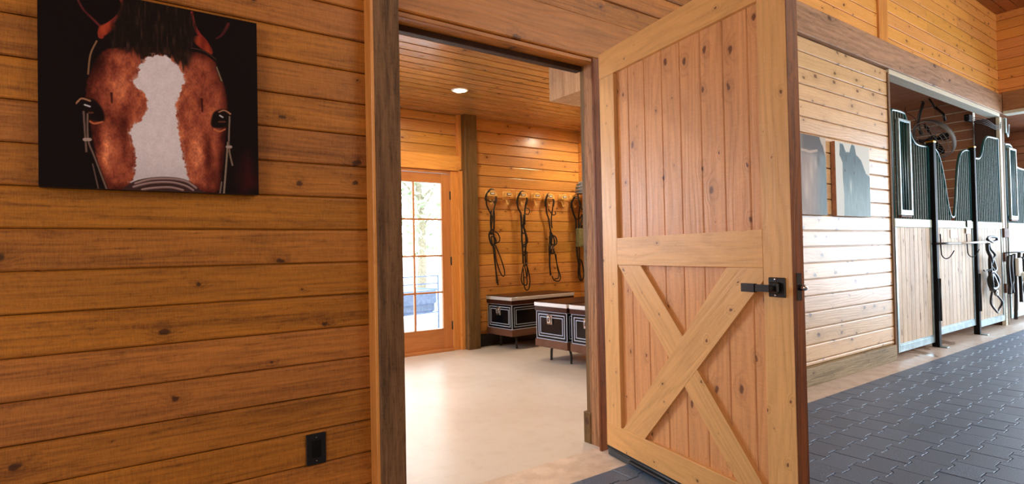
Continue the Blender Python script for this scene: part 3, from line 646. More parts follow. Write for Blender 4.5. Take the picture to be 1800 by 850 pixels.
    for kk in ('b1', 'b2', 'b3'): lay(C, seg(u, v, UV[kk], .0060)*.9, (128, 104, 102)); lay(C, seg(u, v, [(a, b+.002) for a, b in UV[kk]], .0018)*.9, (176, 152, 150))
    lay(C, seg(u, v, UV['brow'], .010)*.9, (22, 14, 14)); lay(C, seg(u, v, [(a, b+.006) for a, b in UV['brow']], .0015)*.7, (120, 80, 60))
    for kk, w0, c in (('s1', .0042, (104, 84, 78)), ('s2', .0036, (112, 92, 84)), ('s3', .0028, (96, 78, 72)), ('s4', .0042, (122, 106, 94)), ('s5', .0048, (128, 112, 98)), ('s6', .004, (110, 94, 86)), ('s7', .0035, (132, 100, 74)), ('s8', .004, (120, 104, 84))):
        lay(C, seg(u, v, UV[kk], w0+.003)*.8, (20, 12, 12)); lay(C, seg(u, v, UV[kk], w0), c)
    for kk in ('bk', 'bk2'): lay(C, seg(u, v, UV[kk], .008), (160, 142, 136))
    return C
def paint_greyhorse(u, v, dark, bg, lo, prof=True):
    C = np.zeros(u.shape+(3,)); C[...] = bg
    n1 = vnoise(u, v, 30, 8, 21); n2 = vnoise(u, v, 90, 30, 22); n3 = vnoise(u, v, 6, 5, 23)
    t = sm(v, .0, .85)  # horse paler towards the bottom: daylight glare painted into the ink
    c = [lo[k]*(1-t)+dark[k]*t for k in range(3)]
    P = [(.20, -.1), (.22, .30), (.19, .55), (.20, .72), (.12, .82), (.13, .99), (.22, .97), (.30, .88), (.40, .88), (.47, 1.0), (.56, .98), (.60, .86), (.74, .80), (.88, .62), (1.0, .58), (1.1, .5), (1.1, -.1)]
    d = polyd(u+.01*(n2-.5), v+.012*(n1-.5), P); m_ = sm(-d, -.006, .006)
    w = 1+.12*(n1-.5)+.08*(n2-.5)+.10*(n3-.5)
    lay(C, m_, [c[k]*w for k in range(3)])
    lay(C, .55*np.exp(-((u-.42)/.03)**2-((v-.42)/.10)**2)*m_, (226, 234, 234))
    lay(C, .5*np.exp(-((u-.30)/.025)**2-((v-.80)/.05)**2)*m_, (40, 44, 48)); lay(C, .5*np.exp(-((u-.55)/.03)**2-((v-.78)/.05)**2)*m_, (40, 44, 48))
    for a in ((.26, .62), (.52, .60)): lay(C, .8*sm(.022-np.hypot(u-a[0], v-a[1]), 0, .008)*m_, (36, 40, 44))
    return C
def paint_brownhorse(u, v):
    C = np.zeros(u.shape+(3,)); C[...] = (190, 178, 164)
    n1 = vnoise(u, v, 24, 7, 31); n2 = vnoise(u, v, 80, 26, 32)
    P = [(-.1, -.1), (-.1, 1.1), (.80, 1.1), (.86, .96), (.93, .88), (1.02, .70), (1.02, -.1)]
    d = polyd(u+.012*(n2-.5), v+.012*(n1-.5), P); m_ = sm(-d, -.006, .006)
    t = sm(u, .55, 1.0)
    lay(C, m_, [150*(1-t)+104*t+18*(n1-.5), 136*(1-t)+124*t+16*(n1-.5), 128*(1-t)+132*t+14*(n1-.5)])
    lay(C, m_*.8*sm(v, .72, .85)*sm(u, .30, .5), (70, 64, 62))
    lay(C, m_*.75*seg(u, v, [(.40, .80), (.60, .79), (.78, .82)], .016), (196, 176, 160))
    for uu, vv, su, sv in ((.62, .55, .05, .16), (.50, .35, .06, .2), (.74, .66, .04, .08)): lay(C, m_*.5*np.exp(-((u-uu)/su)**2-((v-vv)/sv)**2), (212, 196, 180))
    lay(C, m_*.55*np.exp(-((u-.9)/.08)**2-((v-.3)/.25)**2), (96, 126, 146))
    lay(C, m_*.55*np.exp(-((u-.80)/.04)**2-((v-.70)/.08)**2), (60, 58, 60))
    return C
def make_print(name, label, x0, x1, z0, z1, yf, depth, res, painter, pm_, em, gain=1.0):
    o = root(name, label, 'picture', (x0, yf, z0))
    W, H = x1-x0, z1-z0; nx = int(W/res); nz = int(H/res)
    gu, gv = np.meshgrid(np.linspace(0, 1, nx+1), np.linspace(0, 1, nz+1))
    C = np.clip(painter(gu, gv)*gain, 0, 255)/255.0
    L = np.where(C <= .04045, C/12.92, ((C+.055)/1.055)**2.4)
    co = np.stack([gu*W, np.zeros_like(gu), gv*H], -1).reshape(-1, 3)
    i = np.arange(nx*nz); r, c = i//nx, i % nx; a = r*(nx+1)+c
    fc = np.stack([a, a+1, a+nx+2, a+nx+1], -1)
    me = bpy.data.meshes.new('printed_face'); me.vertices.add(len(co)); me.vertices.foreach_set('co', co.ravel())
    me.loops.add(fc.size); me.loops.foreach_set('vertex_index', fc.ravel().astype(np.int32))
    me.polygons.add(len(fc)); me.polygons.foreach_set('loop_start', np.arange(0, fc.size, 4, dtype=np.int32)); me.polygons.foreach_set('loop_total', np.full(len(fc), 4, np.int32))
    me.update(calc_edges=True)
    at = me.color_attributes.new('ink', 'FLOAT_COLOR', 'POINT')
    at.data.foreach_set('color', np.concatenate([L.reshape(-1, 3), np.ones((len(co), 1))], 1).ravel())
    me.materials.append(pm_)
    q = bpy.data.objects.new('printed_face', me); COL.objects.link(q); q.parent = o
    m = MB(); m.box(0, W, .0006, depth, 0, H, .001); m.obj('stretcher_frame', em, o)
    return o
make_print('canvas_print', 'large canvas close-up of a bay horse face with a white blaze', -.160, .524, 1.442, 2.135, 2.455, .040, .0017, paint_horse, M['print'], M['canvasedge'], 1.05)
make_print('canvas_print', 'pale print of a grey horse facing front, nearest the stalls', 5.395, 6.085, 1.452, 2.128, 2.455, .040, .005, lambda u, v: paint_greyhorse(u, v, (70, 96, 102), (206, 210, 204), (140, 170, 178)), M['print2'], M['canvasedge2'], 1.0)['group'] = 'horse prints on the pine wall'
make_print('canvas_print', 'pale print of a brown and grey horse, half hidden by the open door', 4.530, 5.220, 1.452, 2.135, 2.455, .040, .005, paint_brownhorse, M['print2'], M['canvasedge2'], 1.0)['group'] = 'horse prints on the pine wall'

# ------------------------------------------------------------------ recessed lights
def lamp_(x, y, label):
    o = root('recessed_light', label, 'ceiling light', (x, y, TC), group='recessed lights in the tack room ceiling')
    m = MB(); m.lathe([(.060, .006), (.060, -.004), (.082, -.006), (.090, -.001), (.090, .004)], (0, 0, 0), 'z', 32); m.obj('trim_ring', M['paper'], o)
    m = MB(); m.lathe([(.058, -.0045), (.058, -.007)], (0, 0, 0), 'z', 32); m.obj('lens', M['light'], o)
    L = bpy.data.lights.new('tack_lamp', 'AREA'); L.shape = 'DISK'; L.size = .13; L.energy = LAMP_W; L.color = (1.0, .80, .54); L.spread = math.radians(165)
    lo = bpy.data.objects.new('tack_lamp', L); COL.objects.link(lo); lo.location = (x, y, TC-.012)
LAMP_W = 19
lamp_(3.07, 5.12, 'lit recessed ceiling light seen through the tack room doorway')
lamp_(5.36, 5.36, 'lit recessed ceiling light near the bridle wall, hidden behind the door jamb')
lamp_(1.0, 5.12, 'lit recessed ceiling light over the left of the tack room')
lamp_(1.0, 3.6, 'lit recessed ceiling light just inside the left of the doorway')
lamp_(3.2, 3.1, 'lit recessed ceiling light just inside the doorway header')

# ------------------------------------------------------------------ bridle brackets and bridles
def bracket(big):
    o = root('bridle_bracket', '', 'bridle bracket', group='wooden bridle brackets on the back wall')
    w = .075 if big else .060
    m = MB()       # domed wooden top
    pr = [(-w, -.03)]+[(w*math.cos(PI-PI*k/14), -.03+.075*math.sin(PI*k/14)) for k in range(15)]+[(w, -.03)]
    m.prism(pr[1:-1], -.085, -.012, 'yxz'); m.obj('dome', M['goldw'], o)
    m = MB(); m.box(-w*.8, w*.8, -.012, .002, -.06, .045, .003); m.obj('backplate', M['goldw'], o)
    m = MB(); m.box(-.034, .034, -.0895, -.0845, -.012, .018, .001); f = m.obj('name_plate_frame', M['black'], o)
    m = MB(); m.box(-.026, .026, -.0915, -.089, -.006, .012); m.obj('name_card', M['paper'], f)
    m = MB(); m.tube(crom([(0, -.01, -.05), (0, -.03, -.085), (0, -.045, -.125), (0, -.065, -.128), (0, -.078, -.105)], 5), [.013]*6+[.011]*8+[.009]*7, 8); m.obj('peg', M['goldw'], o)
    return o
HX = [4.059, 4.318, 4.549, 4.789, 5.017, 5.275, 5.488]
BL = ['honey wood bracket holding the bridle nearest the glass door', 'small empty honey bracket, first from the glass door', 'honey wood bracket holding the long straight bridle',
      'small empty honey bracket, middle of the three empty ones', 'honey wood bracket holding the third bridle with a teardrop loop', 'small empty honey bracket, closest to the right wall', 'honey wood bracket holding the bridle beside the jamb']
bigb = bracket(True); smb = bracket(False)
for i, x in enumerate(HX):
    src = bigb if i % 2 == 0 else smb
    o = src if i < 2 else copy_tree(src)
    o.location = (x, BY, 1.925); o['label'] = BL[i]
def strokes(o, name, L, mat, x0=190, y0=165, s=.00222, base=-.07):
    m = MB()
    for st in L:
        r = st[0]; pts = st[1]; cl = len(st) > 2 and st[2]
        P = []
        for k, p in enumerate(pts):
            dy = p[2] if len(p) > 2 else .012*math.sin(k*1.7+r*900)
            P.append(((p[0]-x0)*s, base+dy, -(p[1]-y0)*s))
        m.tube(crom(P, 5, cl), r*1.75, 6, closed=cl, flat=.55, up=(0, 1, 0))
    return m.obj(name, mat, o)
def bridle(x, label): return root('bridle', label, 'bridle', (x, BY, 1.925), group='bridles hanging on the back wall')
b = bridle(HX[0], 'dark leather bridle nearest the glass door with one strap end and one loop below')
strokes(b, 'headpiece', [(.0085, [(150, 205), (152, 175), (168, 150), (190, 140), (212, 152), (218, 178), (212, 215)]), (.006, [(148, 190), (156, 230), (176, 270), (186, 300), (182, 350), (178, 400)]), (.006, [(218, 180), (214, 225), (200, 268), (196, 310), (200, 360), (192, 400)]), (.005, [(158, 205), (185, 212), (216, 208)])], M['leather'])
strokes(b, 'cheek_straps', [(.006, [(182, 260), (180, 330), (186, 400)]), (.006, [(200, 260), (206, 320), (196, 395)]), (.007, [(190, 370), (170, 395), (172, 440), (190, 465), (206, 440), (200, 400)], True), (.005, [(200, 380), (228, 395), (244, 425), (226, 445), (196, 440)]), (.006, [(178, 410), (210, 420), (214, 448), (184, 452)], True)], M['leatherb'])
strokes(b, 'reins', [(.006, [(192, 460), (202, 540), (212, 620), (218, 690)]), (.005, [(204, 460), (232, 510), (260, 570), (268, 620), (254, 640), (236, 610), (214, 540), (200, 470)]), (.006, [(188, 460), (206, 560), (216, 680)])], M['leather'])
strokes(b, 'buckle', [(.004, [(204, 195), (222, 195), (222, 215), (204, 215)], True)], M['steel'])
b = bridle(HX[2], 'dark leather bridle, long and straight with narrow twin loops at the bottom')
X0 = 412
strokes(b, 'headpiece', [(.009, [(372, 215), (374, 185), (390, 155), (412, 143), (434, 155), (440, 185), (436, 220)]), (.007, [(372, 200), (380, 240), (395, 275), (398, 330)]), (.007, [(438, 200), (432, 250), (424, 290), (420, 340)]), (.004, [(430, 240), (452, 245), (464, 262), (452, 278), (430, 275)])], M['leather'], X0)
strokes(b, 'cheek_straps', [(.008, [(398, 280), (402, 360), (396, 430), (404, 500), (410, 570)]), (.008, [(424, 280), (418, 350), (428, 420), (422, 500), (428, 580)]), (.006, [(400, 360), (424, 365), (430, 385), (404, 390)], True), (.006, [(396, 330), (440, 410), (440, 450), (402, 460)]), (.006, [(404, 470), (428, 480), (426, 520), (402, 515)], True)], M['leatherb'], X0)
strokes(b, 'reins', [(.005, [(408, 570), (396, 620), (394, 670), (410, 700), (428, 690), (430, 640), (418, 580)]), (.005, [(426, 570), (444, 620), (458, 670), (446, 715), (424, 730), (412, 700), (410, 600)]), (.005, [(432, 500), (434, 580), (440, 650)])], M['leather'], X0)
strokes(b, 'buckle', [(.0045, [(408, 482), (420, 480), (422, 500), (408, 500)], True)], M['steel'], X0)
strokes(b, 'buckle', [(.004, [(424, 570), (436, 570), (436, 582), (424, 582)], True)], M['steel'], X0)
b = bridle(HX[4], 'dark leather bridle, third along, ending in a wide teardrop loop')
X0 = 618
strokes(b, 'headpiece', [(.009, [(586, 225), (582, 190), (594, 160), (614, 148), (634, 160), (644, 190), (640, 225)]), (.006, [(584, 210), (592, 260), (606, 300), (612, 350)]), (.006, [(640, 210), (636, 260), (628, 310), (626, 360)]), (.0045, [(600, 240), (624, 268), (650, 278), (664, 268), (650, 256)])], M['leather'], X0)
strokes(b, 'cheek_straps', [(.008, [(610, 300), (616, 360), (622, 410), (620, 460), (626, 520)]), (.006, [(604, 412), (640, 404), (664, 420), (658, 456), (620, 462)], True), (.007, [(616, 380), (650, 430), (640, 470), (614, 440)], True), (.006, [(640, 420), (648, 455), (626, 470)]), (.007, [(614, 470), (640, 480), (636, 515), (612, 505)], True), (.006, [(606, 430), (606, 500), (608, 560)])], M['leatherb'], X0)
strokes(b, 'reins', [(.005, [(640, 500), (660, 570), (684, 630), (690, 665), (670, 688), (640, 680), (626, 655)]), (.005, [(652, 520), (664, 600), (680, 640), (670, 670), (640, 672)]), (.008, [(612, 500), (606, 570), (606, 650)])], M['leather'], X0)
strokes(b, 'buckle', [(.0045, [(622, 470), (636, 470), (636, 490), (622, 490)], True)], M['steel'], X0)
b = bridle(HX[6], 'dark leather bridle half hidden behind the door jamb')
X0 = 806
strokes(b, 'headpiece', [(.009, [(772, 230), (772, 190), (790, 165), (812, 158), (836, 172), (842, 210)]), (.009, [(772, 210), (782, 260), (800, 310), (808, 380), (814, 450)]), (.007, [(842, 210), (838, 260), (826, 300), (822, 380)]), (.006, [(780, 270), (812, 298), (846, 290), (856, 270)])], M['leather'], X0)
strokes(b, 'cheek_straps', [(.009, [(812, 440), (808, 520), (818, 600), (824, 660)]), (.007, [(826, 440), (834, 520), (830, 600)]), (.006, [(800, 380), (840, 370), (862, 340)])], M['leatherb'], X0)
strokes(b, 'reins', [(.006, [(822, 560), (818, 640), (832, 692), (852, 680), (860, 630), (850, 570), (836, 560)]), (.007, [(830, 560), (834, 640), (838, 690)])], M['leather'], X0)

# gear on the right of the bridle wall
o = root('riding_helmet', 'silver and grey striped riding helmet above the last bridle', 'helmet', (5.50, 5.90, 1.99))
m = MB(); m.lathe([(.098, -.02), (.102, .0), (.100, .03), (.092, .075), (.076, .115), (.05, .145), (.014, .158)], (0, 0, 0), 'z', 24); m.obj('shell', M['greyblue'], o)
m = MB()
for z, r in ((-.012, .104), (.032, .102), (.078, .093), (.118, .076)): m.tube([(r*math.cos(2*PI*k/28), r*math.sin(2*PI*k/28), z) for k in range(28)], .007, 6, closed=True)
m.obj('band', M['steel'], o)
m = MB(); m.tube(crom([(-.09, 0, 0), (-.10, -.03, -.10), (-.08, -.04, -.20), (-.02, -.04, -.25), (.03, -.03, -.15), (.03, 0, 0)], 6), .010, 6); m.obj('chin_strap', M['leatherb'], o)
o2 = root('helmet', '', 'x'); bpy.data.objects.remove(o2)
o = root('hanging_bag', 'small faded lime bag hanging below the silver helmet', 'bag', (5.50, 5.93, 1.36))
m = MB(); m.box(-.085, .10, -.05, .04, -.13, .13, .012); m.obj('bag_body', M['lime'], o)
m = MB(); m.tube(crom([(-.07, -.02, .12), (-.03, -.05, .26), (.04, -.04, .42), (.07, -.02, .55)], 6), .012, 6); m.tube(crom([(.08, -.02, .12), (.06, -.05, .3), (.05, -.03, .5)], 6), .010, 6); m.obj('bag_strap', M['leatherb'], o)

# ------------------------------------------------------------------ tack trunks
def trunk(L, W, label, loc, rz, hinge=False):
    """end face towards -x, long side towards -y"""
    o = root('tack_trunk', label, 'trunk', loc, rz, group='tack trunks on iron stands')
    zb, z1, z2, z3 = .165, .245, .545, .640
    def ring(z0, z1_, e, mat, name, b=.004):
        m = MB(); m.box(-e, L+e, -e, W+e, z0, z1_, b); return m.obj(name, mat, o)
    ring(zb, z1, .016, M['trunkskirt'], 'base_skirt')
    body = ring(z1, z2, 0, M['trunkb'], 'body')
    lid = ring(z2, z3-.045, .016, M['trunkw'], 'lid')
    m = MB(); m.box(-.020, L+.020, -.020, W+.020, z3-.045, z3-.004, .004); m.obj('lid_edging', M['alu'], lid)
    m = MB(); m.box(-.014, L+.014, -.014, W+.014, z3-.006, z3+.004, .003); m.obj('lid_top', M['trunkw'], lid)
    m = MB()      # corner strips and rails of the body
    for x in (0, L):
        for y in (0, W): m.box(x-.005, x+.005, y-.005, y+.005, z1, z2, .002)
    m.box(-.004, L+.004, -.004, W+.004, z1-.001, z1+.008, .001); m.box(-.004, L+.004, -.004, W+.004, z2-.008, z2+.001, .001)
    m.obj('metal_edging', M['trunks'], body)
    def frame_end(x, ins, w, dx):
        m.box(x-dx, x+.002, ins, W-ins, z1+ins, z1+ins+w); m.box(x-dx, x+.002, ins, W-ins, z2-ins-w, z2-ins)
        m.box(x-dx, x+.002, ins, ins+w, z1+ins+w, z2-ins-w); m.box(x-dx, x+.002, W-ins-w, W-ins, z1+ins+w, z2-ins-w)
    def frame_side(ins, w, d):
        m.box(ins, L-ins, -d, .002, z1+ins, z1+ins+w); m.box(ins, L-ins, -d, .002, z2-ins-w, z2-ins)
        m.box(ins, ins+w, -d, .002, z1+ins+w, z2-ins-w); m.box(L-ins-w, L-ins, -d, .002, z1+ins+w, z2-ins-w)
    m = MB(); frame_end(0, .030, .010, .004); frame_end(0, .058, .009, .0045); frame_side(.030, .010, .004); frame_side(.058, .009, .0045)
    m.obj('inlay_lines', M['trunks'], body)
    m = MB(); m.box(-.016, .001, W/2-.022, W/2+.058, z2-.135, z2-.035, .004); lt = m.obj('latch', M['steel'], body)
    m = MB(); m.tube([(-.022, W/2+.018+.024*math.cos(2*PI*k/16), z2-.085+.030*math.sin(2*PI*k/16)) for k in range(16)], .006, 6, closed=True); m.box(-.026, -.014, W/2+.006, W/2+.030, z2-.06, z2-.03, .002); m.obj('hasp', M['steel'], lt)
    for x in (.13, L-.13):
        for s in (0, 1):
            y = .105 if s == 0 else W-.105; d = -1 if s == 0 else 1
            m = MB(); m.tube(crom([(x, y-d*.05, zb-.012), (x, y-d*.01, zb-.016), (x, y+d*.018, zb-.045), (x, y+d*.024, .05), (x, y+d*.026, 0.002)], 5), .013, 8); m.obj('leg', M['black'], o)
        m = MB(); m.box(x-.014, x+.014, .06, W-.06, zb-.018, zb+.001); m.obj('stand_rail', M['black'], o)
    return o
trunk(1.02, .475, 'black and walnut tack trunk against the back wall under the bridles', (4.005, 5.57, 0), math.radians(3))
trunk(1.0, .465, 'silver edged black tack trunk standing in front, the left of the front pair', (3.875, 4.43, 0), math.radians(3))
trunk(1.0, .465, 'silver edged black tack trunk half hidden behind the door jamb, right of the front pair', (3.905, 3.895, 0), math.radians(3))
# ------------------------------------------------------------------ stall fronts
SY = 2.50
def curve_h(pts, x):
    for (a, za), (b, zb_) in zip(pts[:-1], pts[1:]):
        if a <= x <= b: return za+(zb_-za)*(x-a)/(b-a)
    return pts[0][1] if x < pts[0][0] else pts[-1][1]
def stall_panel(name, label, cat, x0, x1, top, zlow, hatch=None, group=None, inner=False):
    o = root(name, label, cat, (x0, SY, 0), group=group)
    W = x1-x0; tp = [(a-x0, z) for a, z in top]
    # frame
    m = MB(); m.box(0, .04, -.022, .022, zlow, 1.36, .004); m.box(W-.04, W, -.022, .022, zlow, 1.36, .004); m.box(.04, W-.04, -.022, .022, zlow, zlow+.075, .004)
    m.box(.04, W-.04, -.018, .018, zlow+.075, zlow+.088, .002)
    m.obj('frame', M['galv'], o)
    m = MB(); m.box(0, W, -.024, .024, 1.36, 1.452, .005); m.obj('middle_rail', M['mint'], o)
    m = MB(); n = max(4, int(round((W-.08)/.118))); bw = (W-.08)/n
    for i in range(n):
        c0 = .04+i*bw; c1 = c0+bw
        m.prism([(c0+.0025, .016), (c0+.0025, -.007), (c0+.006, -.012), (c1-.006, -.012), (c1-.0025, -.007), (c1-.0025, .016)], zlow+.08, 1.362, 'zxy')
    m.obj('boards', M['stallb'], o)
    # curved top rail down to the middle rail at both sides
    tc_ = crom([(a, 0, z) for a, z in tp], 6)
    m = MB(); m.tube([(.012, 0, 1.45)]+[(max(.012, p.x), 0, p.z) for p in tc_]+[(W-.012, 0, 1.45)], .016, 8, up=(0, 1, 0))
    m.obj('top_rail', M['barg'], o)
    cp = [(p.x, p.z) for p in tc_]
    n = int(W/.066)
    for i in range(1, n):
        x = W*i/n; h = curve_h(cp, x)
        if h-1.45 < .06: continue
        m = MB(); m.tube([(x, 0, 1.445), (x, 0, h)], .0095, 8, cap=False); m.obj('bar', M['barg'], o)
    if hatch:
        a, b, za, zb_ = hatch[0]-x0, hatch[1]-x0, hatch[2], hatch[3]
        m = MB()
        m.box(a, a+.028, -.050, -.022, za, zb_, .003); m.box(b-.028, b, -.050, -.022, za, zb_, .003); m.box(a+.028, b-.028, -.050, -.022, zb_-.028, zb_, .003); m.box(a+.028, b-.028, -.050, -.022, za, za+.055, .003)
        h_ = m.obj('feed_door', M['galv'], o)
        m = MB()
        k = int((b-a-.06)/.055)
        for i in range(1, k): 
            x = a+.028+(b-a-.056)*i/k; m.tube([(x, -.036, za+.05), (x, -.036, zb_-.02)], .007, 6)
        m.obj('feed_door_bars', M['barg'], h_)
        m = MB(); m.box(a+.01, b-.02, -.048, -.022, za-.022, za-.002, .002); m.obj('feed_ledge', M['rust'], h_)
    return o
G = 'stall fronts along the aisle'
stall_panel('stall_partition', 'stall front panel with tall narrow feed door, next to the pine wall', 'stall panel', 6.705, 7.71,
    [(6.705, 2.50), (6.735, 2.580), (6.80, 2.597), (7.03, 2.597), (7.10, 2.56), (7.20, 2.42), (7.28, 2.33), (7.40, 2.285), (7.715, 2.285)], .055, (6.80, 7.11, 1.487, 2.505), G)
stall_panel('stall_door', 'stall door with a deep dip in its barred top and a white sign', 'stall door', 7.81, 9.105,
    [(7.81, 2.26), (7.85, 2.30), (7.93, 2.28), (8.05, 2.20), (8.17, 2.0), (8.27, 1.72), (8.33, 1.58), (8.385, 1.51), (8.44, 1.495), (8.495, 1.51), (8.53, 1.58), (8.575, 1.74), (8.64, 2.02), (8.70, 2.19), (8.79, 2.30), (8.90, 2.345), (9.0, 2.36), (9.105, 2.355)], .12, None, G)
stall_panel('stall_partition', 'stall front panel whose barred top steps up towards the timber post', 'stall panel', 9.205, 10.31,
    [(9.205, 2.28), (9.36, 2.285), (9.50, 2.30), (9.60, 2.38), (9.70, 2.53), (9.80, 2.60), (9.92, 2.625), (10.31, 2.635)], .075, None, G)
stall_panel('stall_partition', 'stall front panel with feed door just beyond the timber post', 'stall panel', 10.62, 12.2,
    [(10.62, 2.58), (10.70, 2.595), (10.90, 2.595), (11.0, 2.52), (11.15, 2.34), (11.3, 2.285), (12.2, 2.285)], .075, (10.66, 11.0, 1.50, 2.54), G)
def steel_post(x, s, h, label):
    o = root('steel_post', label, 'post', (x, SY-.02, 0), group='black steel stall posts')
    m = MB(); m.box(0, s, -s/2, s/2, 0, h, .006); m.obj('post_tube', M['blackm'], o)
    m = MB(); m.box(-.005, s+.005, -s/2-.005, s/2+.005, h, h+.022, .006); m.obj('cap', M['brass'], o)
    m = MB(); m.box(.0, s, -.11, -s/2, 0, .010, .002)
    m.obj('foot_plate', M['galv'], o)
    m = MB(); m.tube([(s/2, -s/2-.012, .30), (s/2, -s/2-.012, .78)], .011, 8); m.obj('drop_bolt', M['black'], o)
steel_post(7.722, .074, 2.335, 'thick black steel post between the first stall panel and the stall door')
steel_post(9.122, .064, 2.40, 'black steel post to the right of the dipped stall door')
# timber post
o = root('timber_post', 'tall timber post wrapped in pale board at the end of the long beam', 'post', (10.35, SY, 0))
m = rough_post(.01, .20, 0.02, .27, 0, 2.952, 9); m.obj('post_core', wood('dark_core', (74, 48, 36), (46, 30, 24), 'z', None, knots=.2, rough=.6), o)
m = MB(); m.box(0, .105, -.022, .0205, 0, 2.952, .003); m.obj('pale_facing', M['beampale'], o)['label'] = 'pale facing board'
m = MB(); m.box(.106, .175, -.028, .0205, 0, 2.952, .003); m.obj('brown_facing', M['bkpost'], o)['label'] = 'brown facing board'
for z in (1.30, .96, .52):
    m = MB(); m.box(-.03, .20 if z > 1.2 else .02, -.045, .0, z-.06, z+.07, .004); m.obj('rusty_bracket', M['rust'], o)
m = MB()
rd = random.Random(5)
for k in range(4):
    z = 2.80+.02*k; m.tube(crom([(-.75+.05*k, .15, 2.90-.02*k), (-.5, .0+.01*k, 2.84-.02*k+.02*rd.random()), (-.25, -.03, 2.80-.018*k), (-.10, -.05, 2.82-.02*k), (-.02, -.04, 2.87-.02*k)], 6), .0045, 6)
cb = m
m = MB(); m.box(-.74, -.60, .12, .18, 2.84, 2.93, .01); jb = m
m = MB(); m.tube(crom([(.18, -.04, 2.80), (.28, -.04, 2.70), (.42, -.02, 2.74), (.55, 0, 2.90)], 6), .010, 6); m.box(.18, .23, -.05, .02, 2.74, 2.95, .004); m.obj('metal_brace', M['galv'], o)
o = root('cable_bundle', 'bundle of dark cables with a small box tucked under the beam by the timber post', 'cable', (10.35, SY, 0))
cb.obj('cables', M['cable'], o); jb.obj('junction_box', M['blackm'], o)
# stall interior
m = MB(); planks(m, 'yzx', 2.80, 6.2, lattice(0, 3.27, 2.98, .1405), 10.41, -1, g=.006, ch=.002, joints={i: [random.Random(i+50).uniform(2.9, 4.2)] for i in range(24)}); m.box(10.414, 10.52, 2.80, 6.2, 0, 3.27)
pw = m.obj('wall_partition', [M['stallwall'], M['beampale']]); tag(pw, 'brown board partition with light painted into its pale joints inside the stalls, behind the fan', 'wall', kind='structure')
for p in pw.data.polygons[-6:]: p.material_index = 1  # pale backing colours the board gaps as if lit
m = MB(); planks(m, 'yzx', 2.66, 6.2, lattice(0, 3.3, 2.98, .1405), 14.2, -1, g=.006, ch=.002); m.box(14.22, 14.3, 2.64, 6.2, 0, 3.3)
struct(m, 'wall_partition', M['stallwall'], 'brown board partition of the stall beyond the timber post', 'wall')
m = MB(); m.box(6.6, 14.3, 6.2, 6.3, 0, 3.3)
struct(m, 'wall_back', M['stallwall'], 'back wall of the stalls', 'wall')
m = MB(); m.box(6.6, 14.3, 2.64, 6.3, 3.28, 3.34)
struct(m, 'ceiling', M['stallwall'], 'board ceiling of the stalls', 'ceiling')
m = MB(); m.box(6.60, 6.655, 2.64, 6.2, 0, 3.3)
struct(m, 'wall_partition', M['stallwall'], 'side wall between the tack room and the first stall', 'wall')

# fan
fn = root('stall_fan', 'black wire cage fan hanging in the stall above the feed door', 'fan', (9.9, 3.13, 2.70))
fn.rotation_euler = (math.radians(0), math.radians(0), math.radians(62))
T = Matrix.Rotation(math.radians(-32), 4, 'X')
def cage(sgn, parent):
    m = MB(); R = .30
    for r, d in ((.30, .03), (.27, .072), (.22, .088), (.15, .1), (.05, .104)):
        m.tube([(T @ Vector((r*math.cos(2*PI*k/36), sgn*d, r*math.sin(2*PI*k/36)))) for k in range(36)],   .0034, 5, closed=True)
    for k in range(26):
        a = 2*PI*k/26; m.tube([(T @ Vector((r*math.cos(a), sgn*d, r*math.sin(a)))) for r, d in ((.05, .104), (.17, .098), (.24, .085), (.29, .06), (.30, .03))], .0024, 4)
    return m.obj('cage', M['cage'], parent)
cage(-1, fn); cage(1, fn)
m = MB(); m.lathe([(.30, -.03), (.308, -.03), (.308, .03), (.30, .03), (.30, -.03)], (0, 0, 0), 'y', 40, M=T, cap=False); m.obj('rim', M['cage'], fn)
for k in range(4):
    a = PI/2*k; m = MB(); vs = []
    for t, rr in ((.05, .02), (.12, .055), (.20, .075), (.26, .05)):
        for s in (-1, 1):
            th = a+s*rr/max(t, .1)*.7; vs.append(T @ Vector((t*math.cos(th), s*.020, t*math.sin(th))))
    m.add(vs+[v+Vector((0, .003, 0)) for v in vs], [[2*i, 2*i+1, 2*i+3, 2*i+2] for i in range(3)]+[[8+2*i, 8+2*i+2, 8+2*i+3, 8+2*i+1] for i in range(3)]); m.obj('blade', M['blackm'], fn)
m = MB(); m.lathe([(.055, -.02), (.06, .02), (.06, .13), (.04, .16)], (0, 0, 0), 'y', 20, M=T); m.obj('motor', M['black'], fn)
m = MB(); m.tube([(-.20, 0, .22), (-.18, .0, .32), (-.10, .05, .44)], .018, 8); m.obj('hanger_arm', M['black'], fn)
m = MB(); m.tube([(.20, 0, .10), (.26, 0, .28), (.22, 0, .42), (.10, .05, .56)], .020, 8); m.obj('hanger_arm', M['black'], fn)
for tt in ([(-.10, .05, .42), (-.05, .1, .585)], [(.10, .05, .55), (.1, .07, .585)]):
    m = MB(); m.tube(tt, .012, 6); m.obj('ceiling_rod', M['black'], fn)
m = MB(); m.tube(crom([(.26, .02, .10), (.34, .0, .24), (.30, .0, .36), (.42, .05, .5), (.42, .05, .585)], 8), .0045, 5); m.obj('power_cord', M['black'], fn)

